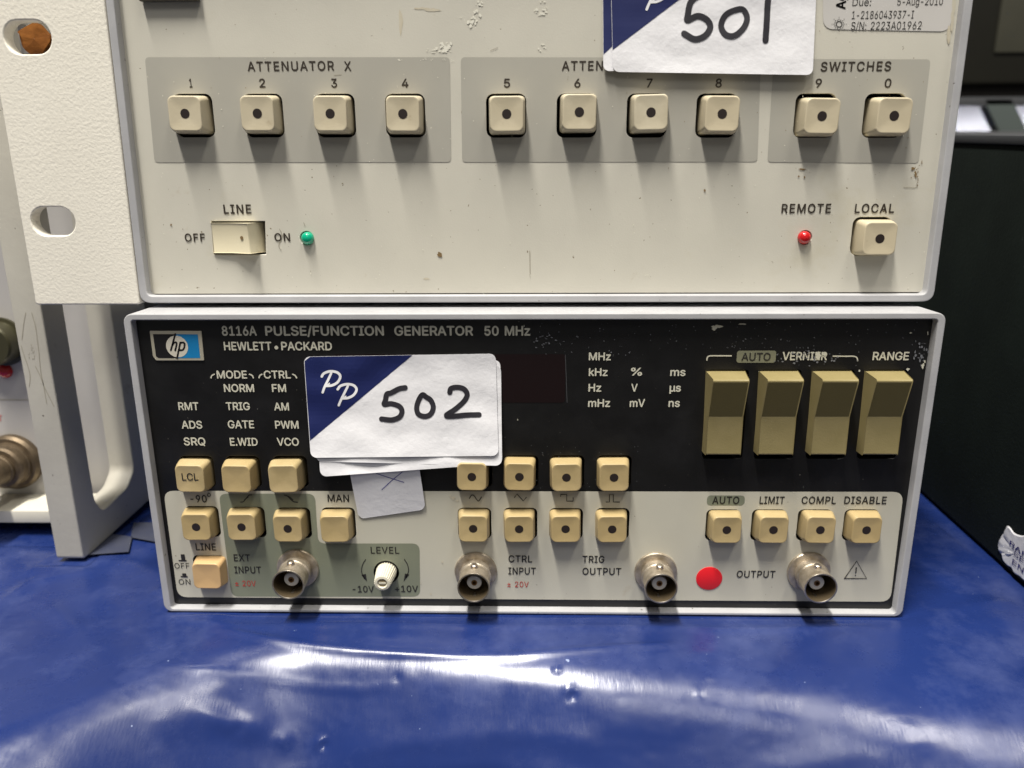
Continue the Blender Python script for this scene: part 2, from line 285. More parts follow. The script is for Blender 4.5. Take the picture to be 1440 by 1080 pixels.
# outlines of a plain grotesque alphabet: character -> (advance, loops), 1000 units to the em
GLYPHS = {
'%':(676,[[175,283,146,286,121,297,101,314,86,335,78,360,75,388,75,412,78,440,87,464,101,486,121,503,146,513,175,517,206,513,230,503,250,486,264,464,273,440,276,412,276,388,273,360,264,335,250,314,230,297,205,286],[175,327,198,332,212,346,221,365,223,388,223,412,221,435,213,454,198,468,175,473,153,468,138,454,130,435,127,412,127,388,130,365,138,346,153,332],[501,-10,471,-6,446,5,426,21,412,43,403,68,400,95,400,120,403,147,412,172,427,194,447,210,471,221,501,225,531,221,556,210,576,194,590,172,598,147,601,120,601,95,598,68,589,43,575,21,555,5,531,-6],[501,35,523,39,538,53,546,73,549,95,549,120,546,142,538,162,524,176,501,180,479,176,464,162,456,142,453,120,453,95,455,73,464,53,479,39],[132,0,482,509,540,509,191,0]]),
'+':(453,[[198,34,198,364,255,364,255,34],[61,172,61,226,391,226,391,172]]),
'-':(453,[[337,244,337,188,114,188,114,244]]),
'.':(188,[[95,-4,78,-1,63,9,53,24,50,41,53,59,63,73,78,83,95,87,113,83,128,73,138,59,141,41,138,24,128,9,113,-1]]),
'/':(249,[[235,533,71,-76,14,-76,178,533]]),
'0':(453,[[227,-7,174,1,130,24,95,62,69,113,57,155,50,202,48,254,50,306,57,353,69,395,95,447,130,484,174,508,227,516,279,508,323,484,358,447,384,395,396,353,403,306,405,254,403,202,396,155,384,113,359,62,323,24,279,1],[227,50,261,56,290,74,313,103,330,144,340,194,344,254,340,314,330,365,313,405,290,435,261,453,227,460,192,453,163,435,140,405,123,365,113,314,109,254,113,194,123,144,140,103,163,74,192,56]]),
'1':(453,[[76,0,76,55,391,55,391,0],[276,509,276,0,212,0,212,448,209,448,86,358,86,427,198,509]]),
'2':(453,[[64,0,64,47,234,229,282,282,299,305,311,327,318,348,320,371,317,397,308,419,293,436,273,449,250,457,224,460,196,457,172,447,153,433,139,413,130,390,127,362,66,362,71,405,86,442,111,473,143,496,182,511,225,516,268,511,306,497,337,474,361,445,376,411,381,372,378,345,371,318,357,290,336,259,306,223,267,180,153,60,153,57,389,57,389,0]]),
'3':(453,[[218,-7,173,-3,133,10,98,30,70,57,52,91,44,132,109,132,115,107,126,87,144,71,165,59,191,52,219,50,248,53,275,61,297,74,315,93,325,116,329,145,326,172,316,196,299,217,275,234,242,244,201,248,157,248,157,299,288,448,288,452,70,452,70,509,372,509,372,461,211,278,211,289,264,288,308,276,344,253,371,222,387,186,393,145,387,103,370,66,344,36,309,12,266,-2]]),
'4':(453,[[40,105,40,158,247,509,311,509,109,166,109,163,413,163,413,105],[282,0,282,121,282,146,282,318,343,318,343,0]]),
'5':(453,[[221,-7,178,-2,140,11,108,32,83,60,66,93,60,130,122,130,127,108,138,89,154,73,173,60,196,52,221,50,250,53,276,64,298,82,314,104,324,131,328,162,324,193,314,221,297,244,275,262,248,273,218,277,192,275,167,268,145,258,128,246,67,253,96,509,366,509,366,452,151,452,134,301,136,301,155,315,178,325,203,331,229,334,263,330,294,321,321,306,345,285,364,260,379,231,388,199,391,163,385,117,369,76,343,41,309,15,268,-1]]),
'6':(453,[[226,-7,182,-1,142,15,109,40,84,74,69,115,64,162,68,199,80,239,102,285,137,340,252,509,322,509,151,261,145,261,165,288,196,307,214,312,235,314,278,309,316,295,346,271,370,240,384,201,389,157,384,112,368,73,343,39,310,14,271,-2],[226,48,254,52,279,63,299,79,314,101,324,128,327,157,324,187,314,213,299,235,279,251,254,262,226,265,198,262,174,252,153,235,138,214,128,188,125,158,128,128,138,102,153,79,174,63,198,52]]),
'7':(453,[[97,0,323,448,323,452,62,452,62,509,391,509,391,449,165,0]]),
'8':(453,[[226,-7,178,-2,136,11,101,33,74,62,57,96,52,135,55,166,65,195,81,220,101,241,125,256,153,265,153,267,119,282,93,308,76,342,70,380,75,417,90,450,114,477,146,498,184,511,226,516,269,511,306,498,337,477,361,450,377,417,382,380,376,342,359,308,333,282,300,267,300,265,327,256,351,241,372,220,387,195,397,166,401,135,395,96,378,62,352,33,317,11,275,-2],[226,49,258,52,285,60,307,74,323,91,333,113,337,139,333,165,322,189,305,208,283,223,256,232,226,235,196,232,169,223,147,208,130,189,119,165,115,139,119,113,129,91,145,74,167,60,195,52],[226,290,252,292,274,300,293,313,307,330,316,351,319,376,316,399,308,420,294,437,275,449,252,457,226,460,200,457,177,449,159,437,145,420,136,399,133,376,136,351,145,330,159,313,178,300,201,292]]),
'9':(453,[[226,516,271,510,310,494,343,468,368,434,384,393,389,347,385,309,373,270,350,224,315,168,200,0,130,0,301,248,307,248,287,221,257,202,238,196,218,195,175,199,137,214,106,237,83,269,68,307,64,352,69,397,85,436,110,469,143,494,182,510],[226,460,199,457,174,446,154,429,138,407,129,381,125,352,129,322,138,295,154,274,174,257,199,247,226,243,254,247,279,257,299,273,314,295,324,321,327,350,324,381,314,407,299,429,279,446,254,457]]),
':':(188,[[95,-4,78,-1,63,9,53,24,50,41,53,59,63,73,78,83,95,87,113,83,128,73,138,59,141,41,138,24,128,9,113,-1],[95,271,78,274,63,284,53,299,50,316,53,334,63,349,78,359,95,362,113,359,128,349,138,334,141,316,138,299,128,284,113,274]]),
'A':(480,[[16,0,201,509,276,509,463,0,395,0,287,302,264,372,232,478,245,478,213,371,191,302,85,0],[110,142,110,199,370,199,370,142]]),
'B':(456,[[60,0,60,509,241,509,289,504,329,491,359,469,381,442,394,410,398,374,395,344,387,320,373,301,356,286,336,275,315,267,315,262,339,257,363,245,385,227,402,203,414,173,418,136,413,100,400,67,377,39,344,18,301,4,247,0],[125,57,245,57,296,63,330,80,349,105,355,137,352,161,342,184,327,203,306,218,279,228,248,231,125,231],[125,285,238,285,265,288,288,296,308,309,323,326,333,348,336,372,330,403,313,429,283,446,240,452,125,452]]),
'C':(510,[[267,-7,225,-3,186,7,150,25,119,49,92,79,70,115,53,157,44,203,40,254,44,305,53,352,70,393,92,429,119,459,150,484,186,501,225,512,267,516,305,513,340,504,373,490,402,471,427,447,448,418,463,385,473,348,408,348,401,373,389,395,375,413,357,428,337,440,315,449,292,454,267,456,223,450,184,432,150,403,125,364,109,314,103,254,109,194,125,145,151,105,184,76,223,59,267,53,292,55,315,60,337,69,357,81,375,96,389,114,401,136,408,160,473,160,463,124,448,91,428,62,402,38,373,19,341,5,305,-4]]),
'D':(502,[[219,0,96,0,96,57,215,57,272,63,318,81,354,110,379,149,394,198,399,255,394,312,379,361,354,399,320,428,275,446,221,452,93,452,93,509,225,509,273,505,315,495,353,478,399,441,433,391,449,351,458,306,462,255,458,205,449,159,433,119,411,83,384,54,351,31,312,14,268,3],[125,509,125,0,60,0,60,509]]),
'E':(419,[[60,0,60,509,372,509,372,452,125,452,125,286,355,286,355,229,125,229,125,57,375,57,375,0]]),
'F':(410,[[60,0,60,509,369,509,369,452,125,452,125,278,346,278,346,221,125,221,125,0]]),
'G':(520,[[269,-7,225,-3,185,7,149,25,118,49,91,79,69,116,53,157,43,203,40,254,43,305,53,352,69,393,91,429,117,459,149,484,184,501,223,512,265,516,304,513,340,504,374,489,403,469,429,445,449,416,465,384,474,349,408,349,399,372,387,393,373,411,356,427,337,439,315,448,291,454,265,456,222,450,183,432,150,404,125,364,109,314,103,254,109,194,125,145,151,105,184,76,224,59,269,53,309,57,345,71,374,93,396,123,410,160,415,202,434,199,283,199,283,256,478,256,478,200,471,141,451,91,419,50,377,19,326,0]]),
'H':(517,[[60,0,60,509,125,509,125,289,392,289,392,509,457,509,457,0,392,0,392,232,125,232,125,0]]),
'I':(300,[[31,0,31,57,118,57,118,452,31,452,31,509,269,509,269,452,183,452,183,57,269,57,269,0]]),
'K':(467,[[104,145,104,216,139,261,174,303,212,344,364,509,448,509,231,276,228,276],[60,0,60,509,125,509,125,334,124,225,125,193,125,0],[372,0,188,259,228,309,449,0]]),
'L':(393,[[60,0,60,509,125,509,125,57,361,57,361,0]]),
'M':(628,[[60,0,60,509,152,509,277,187,287,159,299,123,311,84,322,49,307,49,318,83,330,121,342,158,352,187,476,509,568,509,568,0,504,0,504,291,504,327,505,369,506,413,507,457,513,457,498,409,482,363,467,322,456,291,342,0,286,0,170,291,159,321,145,361,129,408,112,457,119,457,120,416,121,372,122,328,122,291,122,0]]),
'N':(523,[[60,0,60,509,136,509,343,183,363,151,388,107,414,55,405,54,401,108,399,157,399,195,399,509,463,509,463,0,387,0,202,290,177,331,148,381,108,452,119,454,122,384,124,328,125,291,125,0]]),
'O':(533,[[267,-7,225,-3,186,7,150,25,119,49,92,79,70,115,53,157,44,203,40,254,44,305,53,352,70,393,92,429,119,459,150,484,186,501,225,512,267,516,309,512,348,501,384,484,415,459,442,429,464,393,480,352,490,305,493,254,490,203,480,157,464,115,442,79,415,49,384,25,348,7,309,-3],[267,53,310,59,349,76,383,105,408,144,425,194,430,254,425,314,408,365,383,404,349,433,310,450,267,456,223,450,184,433,151,404,125,364,109,314,103,254,109,194,125,144,151,105,184,76,223,59]]),
'P':(445,[[60,0,60,509,235,509,289,503,332,487,366,462,390,430,404,391,409,348,404,304,390,265,366,233,332,207,289,191,235,186,109,186,109,242,233,242,269,246,297,256,318,272,333,294,342,319,344,348,342,376,333,402,318,423,297,439,268,449,232,452,125,452,125,0]]),
'Q':(533,[[245,159,313,159,369,85,384,65,468,-48,401,-48,346,27,331,46],[267,-7,225,-3,186,7,150,25,119,49,92,79,70,115,53,157,44,203,40,254,44,305,53,352,70,393,92,429,119,459,150,484,186,501,225,512,267,516,309,512,348,501,384,484,415,459,442,429,464,393,480,352,490,305,493,254,490,203,480,157,464,115,442,79,415,49,384,25,348,7,309,-3],[267,53,310,59,349,76,383,105,408,144,425,194,430,254,425,314,408,365,383,404,349,433,310,450,267,456,223,450,184,433,151,404,125,364,109,314,103,254,109,194,125,144,151,105,184,76,223,59]]),
'R':(449,[[60,0,60,509,236,509,290,504,333,489,367,465,390,433,405,395,409,352,405,309,390,271,367,240,333,217,289,203,236,198,96,198,96,255,234,255,269,258,298,267,319,281,334,300,342,324,345,352,342,380,334,405,319,425,298,440,269,449,233,452,125,452,125,0],[353,0,230,229,303,229,428,0]]),
'S':(447,[[224,-9,172,-4,128,9,91,31,64,60,46,96,38,137,104,137,110,110,123,88,142,71,166,59,194,52,224,49,257,52,286,60,311,74,329,92,341,114,346,139,342,161,332,179,316,193,296,205,245,222,184,239,128,260,86,289,60,326,52,372,58,413,75,448,102,476,138,498,180,511,227,516,275,511,316,498,351,476,377,449,394,415,401,378,337,378,326,412,302,437,267,453,225,459,194,456,167,448,145,435,129,418,118,398,115,376,119,352,131,334,148,319,169,308,212,293,264,279,312,264,336,252,359,238,379,220,395,198,405,171,408,139,403,99,386,64,360,34,323,11,278,-4]]),
'T':(449,[[32,452,32,509,417,509,417,452,257,452,257,0,193,0,193,452]]),
'U':(517,[[259,-8,203,-2,154,15,114,43,85,80,66,124,60,173,60,509,124,509,124,178,128,144,141,113,160,87,187,68,220,56,259,52,298,56,331,68,357,87,377,113,389,144,393,178,393,509,457,509,457,173,451,124,433,80,403,43,363,15,315,-2]]),
'V':(480,[[204,0,16,509,84,509,192,206,215,137,248,31,235,31,267,138,290,206,395,509,463,509,278,0]]),
'W':(686,[[155,0,16,509,82,509,163,196,175,145,187,94,197,40,189,40,200,94,211,145,224,196,306,509,380,509,462,196,474,145,486,94,497,40,488,40,499,94,510,145,523,196,603,509,670,509,530,0,455,0,368,323,351,391,336,475,350,475,335,395,318,323,230,0]]),
'X':(474,[[18,0,217,284,217,236,29,509,104,509,178,400,204,361,223,329,243,292,232,292,252,329,272,361,298,400,374,509,446,509,259,239,259,287,456,0,382,0,292,129,268,165,250,195,230,231,244,231,225,196,206,166,182,129,91,0]]),
'Y':(472,[[203,0,203,208,16,509,91,509,192,344,222,292,250,230,224,230,251,293,280,344,381,509,455,509,268,208,268,0]]),
'Z':(438,[[42,0,42,46,273,385,306,431,341,476,348,454,285,452,223,452,40,452,40,509,397,509,397,462,169,129,134,81,97,33,90,54,152,57,214,57,399,57,399,0]]),
'a':(389,[[160,-9,126,-5,94,5,68,22,48,45,35,73,30,108,34,138,43,161,58,179,78,193,100,203,125,211,178,220,234,227,265,235,276,255,276,257,273,279,267,297,256,311,240,322,220,329,196,331,171,329,149,322,118,301,100,274,41,291,57,322,79,346,104,364,133,375,163,382,194,384,239,379,263,372,286,360,306,343,322,320,333,290,337,251,337,0,277,0,277,52,272,52,252,25,236,12,215,1,190,-6],[170,45,202,49,228,59,248,74,263,93,272,115,276,138,276,190,259,182,231,176,200,171,175,168,134,159,117,150,103,139,95,124,92,105,94,87,102,72,114,61,130,52,149,47]]),
'b':(424,[[229,-8,198,-5,172,4,153,17,138,31,118,59,112,59,112,0,53,0,53,509,114,509,114,319,118,319,137,346,152,360,171,373,197,381,229,384,274,378,313,361,345,332,370,293,385,245,390,189,385,133,370,84,346,45,313,16,274,-2],[220,47,253,51,279,66,301,88,316,117,325,151,328,189,325,227,316,261,301,290,280,311,253,325,220,330,188,325,161,312,140,291,125,263,116,229,113,189,116,150,125,115,140,86,162,65,188,51]]),
'd':(424,[[195,-8,151,-2,111,16,79,45,55,84,39,133,34,189,39,245,55,293,79,332,112,361,151,378,196,384,228,381,253,373,272,360,287,346,306,319,311,319,311,509,372,509,372,0,313,0,313,59,307,59,287,31,272,17,252,4,227,-5],[205,47,236,51,263,65,284,86,299,115,309,150,312,189,309,229,300,263,284,291,263,312,237,325,205,330,172,325,145,311,124,290,108,261,99,227,96,189,99,151,109,117,124,88,145,66,172,51]]),
'e':(404,[[212,-8,161,-2,117,16,82,46,56,85,40,132,34,187,39,242,55,290,81,329,115,359,157,378,205,384,236,382,266,374,294,361,319,341,341,315,357,282,368,242,371,194,371,169,75,169,75,221,338,221,310,202,307,237,298,269,283,294,263,314,237,326,205,330,173,326,146,313,125,294,109,270,99,241,96,211,96,178,100,139,110,106,128,80,151,61,179,50,212,46,234,48,254,53,271,61,285,73,297,88,306,105,365,91,353,63,335,39,311,19,283,4,249,-5]]),
'g':(425,[[207,-151,168,-148,134,-140,105,-127,82,-110,64,-91,51,-69,101,-41,122,-66,136,-78,154,-88,178,-95,207,-97,249,-92,282,-75,304,-47,311,-6,311,68,306,68,287,41,272,28,252,16,227,8,195,5,152,10,113,27,80,53,55,90,39,136,34,191,39,246,55,293,80,332,112,361,152,378,196,384,228,382,253,373,273,360,288,346,308,319,313,319,313,379,372,379,372,-9,367,-54,350,-90,324,-117,291,-136,251,-147],[205,59,237,63,264,75,285,95,300,121,309,154,312,193,309,231,300,264,285,291,264,312,237,325,205,330,172,325,145,312,124,290,109,262,99,229,96,193,99,155,109,123,124,96,145,76,172,63]]),
'i':(167,[[53,0,53,379,114,379,114,0],[84,443,67,446,54,455,44,468,41,483,44,499,54,512,67,521,84,524,100,521,114,512,123,499,126,483,123,468,114,455,100,446]]),
'k':(381,[[110,137,110,212,121,212,284,379,360,379,184,199,177,199],[53,0,53,509,114,509,114,0],[294,0,148,186,191,229,372,0]]),
'l':(189,[[139,-2,101,3,74,20,58,47,53,84,53,509,114,509,114,99,115,77,120,62,130,54,146,52,160,53,170,54,181,3,162,-1]]),
'm':(610,[[53,0,53,379,112,379,112,295,108,295,118,323,132,346,151,363,172,376,195,384,219,386,257,380,287,361,309,331,321,295,312,295,322,321,337,343,357,361,381,375,407,383,437,386,468,383,497,372,522,354,541,328,553,296,557,255,557,0,496,0,496,254,490,289,473,313,447,326,419,330,395,328,374,320,358,307,345,290,338,270,335,247,335,0,274,0,274,260,269,288,253,311,229,326,199,330,178,328,158,320,140,307,126,289,117,266,114,238,114,0]]),
'n':(410,[[114,227,114,0,53,0,53,379,112,379,112,287,102,287,124,332,152,362,187,379,227,384,264,380,295,369,321,349,341,321,353,285,357,240,357,0,296,0,296,235,290,275,273,304,246,323,210,329,184,326,161,317,141,303,126,283,117,257]]),
'o':(415,[[207,-8,159,-2,117,16,82,46,56,85,40,133,34,187,40,243,56,291,82,330,117,360,159,378,207,384,256,378,299,360,333,330,359,291,376,243,381,187,376,133,359,85,333,46,299,16,256,-2],[207,46,242,51,270,66,292,89,307,117,316,151,319,187,316,224,307,258,292,287,270,310,242,325,207,330,173,325,145,310,124,287,108,258,99,224,96,187,99,151,108,117,124,89,145,66,173,51]]),
'r':(259,[[53,0,53,379,112,379,112,321,115,321,130,347,152,367,181,380,213,385,229,384,243,384,243,322,230,324,207,326,182,323,159,315,140,301,126,284,117,262,114,237,114,0]]),
's':(365,[[182,-8,145,-5,112,3,84,18,62,38,45,63,36,94,94,107,105,79,124,60,150,49,181,45,217,50,244,62,262,81,268,103,265,121,254,136,237,147,212,155,149,170,104,186,72,208,53,237,47,274,51,305,65,332,87,354,115,370,149,381,187,384,223,381,254,372,279,358,299,339,314,316,324,290,268,277,258,298,243,316,219,328,187,333,156,329,131,317,114,299,109,277,112,258,124,243,144,232,172,223,229,209,275,194,306,171,325,142,331,107,326,75,312,47,290,24,260,6,223,-5]]),
't':(227,[[204,379,204,327,6,327,6,379],[65,471,126,471,126,98,128,76,136,61,150,53,170,50,185,51,202,54,213,2,192,-3,168,-4,125,2,92,21,72,52,65,93]]),
'u':(410,[[182,-5,146,-1,115,11,89,31,69,59,57,95,53,139,53,379,114,379,114,144,119,105,137,75,164,56,200,50,226,53,249,62,268,77,283,97,293,122,296,153,296,379,357,379,357,0,298,0,298,92,307,92,286,47,257,17,222,0]]),
'z':(380,[[42,0,42,46,254,320,254,323,48,323,48,379,333,379,333,331,126,60,126,56,339,56,339,0]]),
'±':(453,[[65,24,65,81,388,81,388,24],[65,225,65,282,388,282,388,225],[198,124,198,383,255,383,255,124]]),
'µ':(407,[[53,-143,53,379,114,379,114,150,117,118,126,92,141,72,160,59,182,51,206,48,231,51,252,59,271,73,285,92,293,118,296,150,296,379,357,379,357,86,359,70,365,60,377,54,394,53,404,53,404,0,392,0,351,5,321,22,304,49,298,86,298,120,312,120,309,86,301,58,289,36,274,20,257,8,240,0,206,-5,172,0,154,8,138,20,123,36,111,58,103,86,100,120,114,120,114,-143]]),
'•':(389,[[194,93,166,96,139,107,117,124,100,147,89,173,85,202,89,231,100,257,117,279,139,296,166,307,194,311,223,307,249,296,272,279,289,257,300,231,304,202,300,173,289,147,272,124,249,107,223,96]])}
_tc = {}
def fill_nonzero(loops):
    vs, es = [], []
    for lp in loops:
        b = len(vs); vs += [Vector(p) for p in lp]; es += [(b+i, b+(i+1) % len(lp)) for i in range(len(lp))]
    V, _, T = delaunay_2d_cdt(vs, es, [], 0, 1e-5)[:3]
    def wind(x, y):
        w_ = 0
        for lp in loops:
            for (ax, ay), (bx, by_) in zip(lp, lp[1:]+lp[:1]):
                if (ay <= y) != (by_ <= y) and (ax+(y-ay)/(by_-ay)*(bx-ax)) > x: w_ += 1 if by_ > ay else -1
        return w_
    F = [t for t in T if wind(sum(V[k].x for k in t)/3, sum(V[k].y for k in t)/3) != 0]
    return [(p.x/1000, p.y/1000) for p in V], [tuple(t) for t in F]
TRACK = 0.0
def text_pts(s, bold):
    """vertices (x, y, layer) and faces of a string; heavier strokes by shifted copies on layers of their own"""
    key = (s, bold, TRACK)
    if key in _tc: return _tc[key]
    V, F, pen = [], [], 0.0
    for ch in s:
        if ch == ' ': pen += 0.28; continue
        adv, loops = GLYPHS[ch]
        if (ch, 'm') not in _tc:
            _tc[(ch, 'm')] = fill_nonzero([[(l[i], l[i+1]) for i in range(0, len(l), 2)] for l in loops])
        v, f = _tc[(ch, 'm')]
        for k, (dx, dy) in enumerate(((0, 0), (-bold, 0), (bold, 0), (0, bold), (0, -bold)) if bold else ((0, 0),)):
            n = len(V); V += [(pen+x+dx, y+dy, k) for x, y in v]; F += [tuple(n+i for i in q) for q in f]
        pen += adv/1000+TRACK
    _tc[key] = (V, F); return _tc[key]
CAP = None
def text(s, x0, x1, yc, cap, Y, m, parent, bold=0.0, off=0.14, shear=0.0, name='lettering'):
    """string between two pixels x, centred on pixel y, capital height in pixels, on the plane Y"""
    global CAP
    if CAP is None:
        v, _ = text_pts('H', 0.0); CAP = max(p[1] for p in v)
    v, f = text_pts(s, bold)
    if not f: return
    a = at(x0, yc, 1, Y); b = at(x1, yc, 1, Y); t = at((x0+x1)/2, yc-cap/2, 1, Y); u = at((x0+x1)/2, yc+cap/2, 1, Y)
    mnx = min(p[0] for p in v); mxx = max(p[0] for p in v)
    sx = (b[0]-a[0])/(mxx-mnx); sz = (t[2]-u[2])/CAP
    mb = MB(); mb.add([(a[0]+(p[0]-mnx)*sx, Y-off-0.003*p[2], u[2]+p[1]*sz) for p in v], f)
    me = bpy.data.meshes.new(name); me.from_pydata(mb.v, [], mb.f)
    return link(name, me, m, parent, 0)
def smooth_path(pts, n=8, closed=False):
    P = [Vector(p) for p in pts]; out = []
    if closed: P = [P[-1]]+P+[P[0], P[1]]
    else: P = [P[0]*2-P[1]]+P+[P[-1]*2-P[-2]]
    for i in range(1, len(P)-2):
        for k in range(n):
            t = k/n; a, b, c, d = P[i-1:i+3]
            out.append(0.5*((2*b)+(c-a)*t+(2*a-5*b+4*c-d)*t*t+(3*b-a-3*c+d)*t**3))
    out.append(P[-2]); return [tuple(p) for p in out]
def ribbon(mb, pts, w, fmap, w1=None, caps=True):
    """stroke of width w (pixels) along pixel points, mapped to 3-D by fmap"""
    P = [Vector(p) for p in pts]; n = len(P); L_, R_ = [], []
    for i, p in enumerate(P):
        d = (P[min(i+1, n-1)]-P[max(i-1, 0)]).normalized(); q = Vector((-d.y, d.x))
        ww = (w if w1 is None else w+(w1-w)*i/(n-1))/2
        L_.append(p+q*ww); R_.append(p-q*ww)
    b = [fmap(*p) for p in L_]+[fmap(*p) for p in R_]
    mb.add(b, [(i, i+1, n+i+1, n+i) for i in range(n-1)])
    if caps:
        for e, sgn in ((0, -1), (n-1, 1)):
            d = (P[min(e+1, n-1)]-P[max(e-1, 0)]).normalized()*sgn; q = Vector((-d.y, d.x)); ww = (w if (w1 is None or e == 0) else w1)/2
            fan = [P[e]]+[P[e]+(q*math.cos(a)+d*math.sin(a))*ww for a in [math.pi*k/6 for k in range(7)]]
            mb.add([fmap(*p) for p in fan], [(0, k, k+1) for k in range(1, 7)])
def strokes(name, paths, w, Y, m, parent, off=0.14, smooth=True, closed=False, caps=True):
    mb = MB(); f = lambda x, y: at(x, y, 1, Y-off)
    for p in paths: ribbon(mb, smooth_path(p, 6, closed) if smooth else p, w, f, caps=caps)
    me = bpy.data.meshes.new(name); me.from_pydata(mb.v, [], mb.f); me.validate()
    return link(name, me, m, parent, 0)
def xz(px, py, Y):
    p = at(px, py, 1, Y); return (p[0], p[2])
def pxrect(x0, x1, y0, y1, Y, r=0.8, n=6):
    a = xz((x0+x1)/2-(x1-x0)/2, (y0+y1)/2, Y); b = xz(x1, (y0+y1)/2, Y); t = xz((x0+x1)/2, y0, Y); u = xz((x0+x1)/2, y1, Y)
    return rrect(a[0], b[0], u[1], t[1], r, n)
def blob(cx, cy, rx, ry, Y, n=14, jag=0.5):
    return [xz(cx+rx*math.cos(a)*(1-jag*random.random()), cy+ry*math.sin(a)*(1-jag*random.random()), Y) for a in [2*math.pi*i/n for i in range(n)]]
def blobs(name, lst, Y, off, m, parent, jag=0.5):
    mb = MB()
    for k_, (cx, cy, rx, ry) in enumerate(lst):
        p = blob(cx, cy, rx, ry, Y, jag=jag); c = xz(cx, cy, Y); o_ = off+0.0002*k_
        mb.add([(c[0], Y-o_, c[1])]+[(q[0], Y-o_, q[1]) for q in p], [(0, i+1, (i+1) % len(p)+1) for i in range(len(p))])
    me = bpy.data.meshes.new(name); me.from_pydata(mb.v, [], mb.f)
    return link(name, me, m, parent, 0)
def keycap(name, px, py, Yp, h, w0, w1, m, parent, dot=True, dotm=None, tall=1.0, dish=0.22):
    """square key with tapered sides and a dished face; the face centre is seen at pixel (px, py)"""
    c = at(px, py, 1, Yp-h); cx, cz = c[0], c[2]
    rings = []; ang = math.radians(random.uniform(-1.3, 1.3)); ca, sa = math.cos(ang), math.sin(ang); tx, tz = random.uniform(-.012, .012), random.uniform(-.012, .012)
    def ring(y, w, r): rings.append([(cx+(x-cx)*ca-(z-cz)*sa, y+(x-cx)*tx+(z-cz)*tz, cz+(x-cx)*sa+(z-cz)*ca) for x, z in rrect(cx-w/2, cx+w/2, cz-w*tall/2, cz+w*tall/2, r, 6)])
    ring(Yp+5.0, w0+0.2, 1.0); ring(Yp+0.3, w0, 1.1); k = w0+(w1-w0)*0.55
    ring(Yp-h*0.55, k+0.12, 1.25); ring(Yp-h+0.42, w1+0.16, 1.4)
    ring(Yp-h+0.18, w1+0.05, 1.4); ring(Yp-h+0.05, w1-0.08, 1.4); ring(Yp-h, w1-0.30, 1.35)
    for s in (0.95, 0.8, 0.6, 0.4, 0.15):
        ring(Yp-h+dish*(1-s*s), (w1-0.30)*s, 1.35*s+0.01)
    mb = MB(); mb.loft(rings, True, True)
    o = build(name, mb, m, parent, 50)
    if dot:
        y = Yp-h+dish*0.84
        mb = MB(); pts = circle(cx, cz, 1.18, 28)
        mb.add([(x, y-0.03, z) for x, z in pts], [tuple(range(28))])
        build('dot', mb, M['dot'], o, 0)
    return o
def lathe(mb, cx, cz, prof, n=36):
    mb.loft([[(cx+r*math.cos(2*math.pi*i/n), y, cz+r*math.sin(2*math.pi*i/n)) for i in range(n)] for r, y in prof], False, False)

# ------------------------------------------------------------------ the room: table, wall
def struct(o, label=None):
    tag(o, label=label, kind='structure'); return o
YE = -9.0; RAD = 22.0
mb = MB(); mb.box(-900, 1700, 4.0, 1200, -40, -3.0); struct(build('table_top', mb, M['wood'], None, 0, bevel=0))
mb = MB(); mb.box(-500, 3500, 2000, 2060, -800, 2500); struct(build('wall', mb, M['wall'], None, 0))
mb = MB(); mb.box(-2500, 3500, -2500, 2000, -820, -800); struct(build('floor', mb, M['casedark'], None, 0))

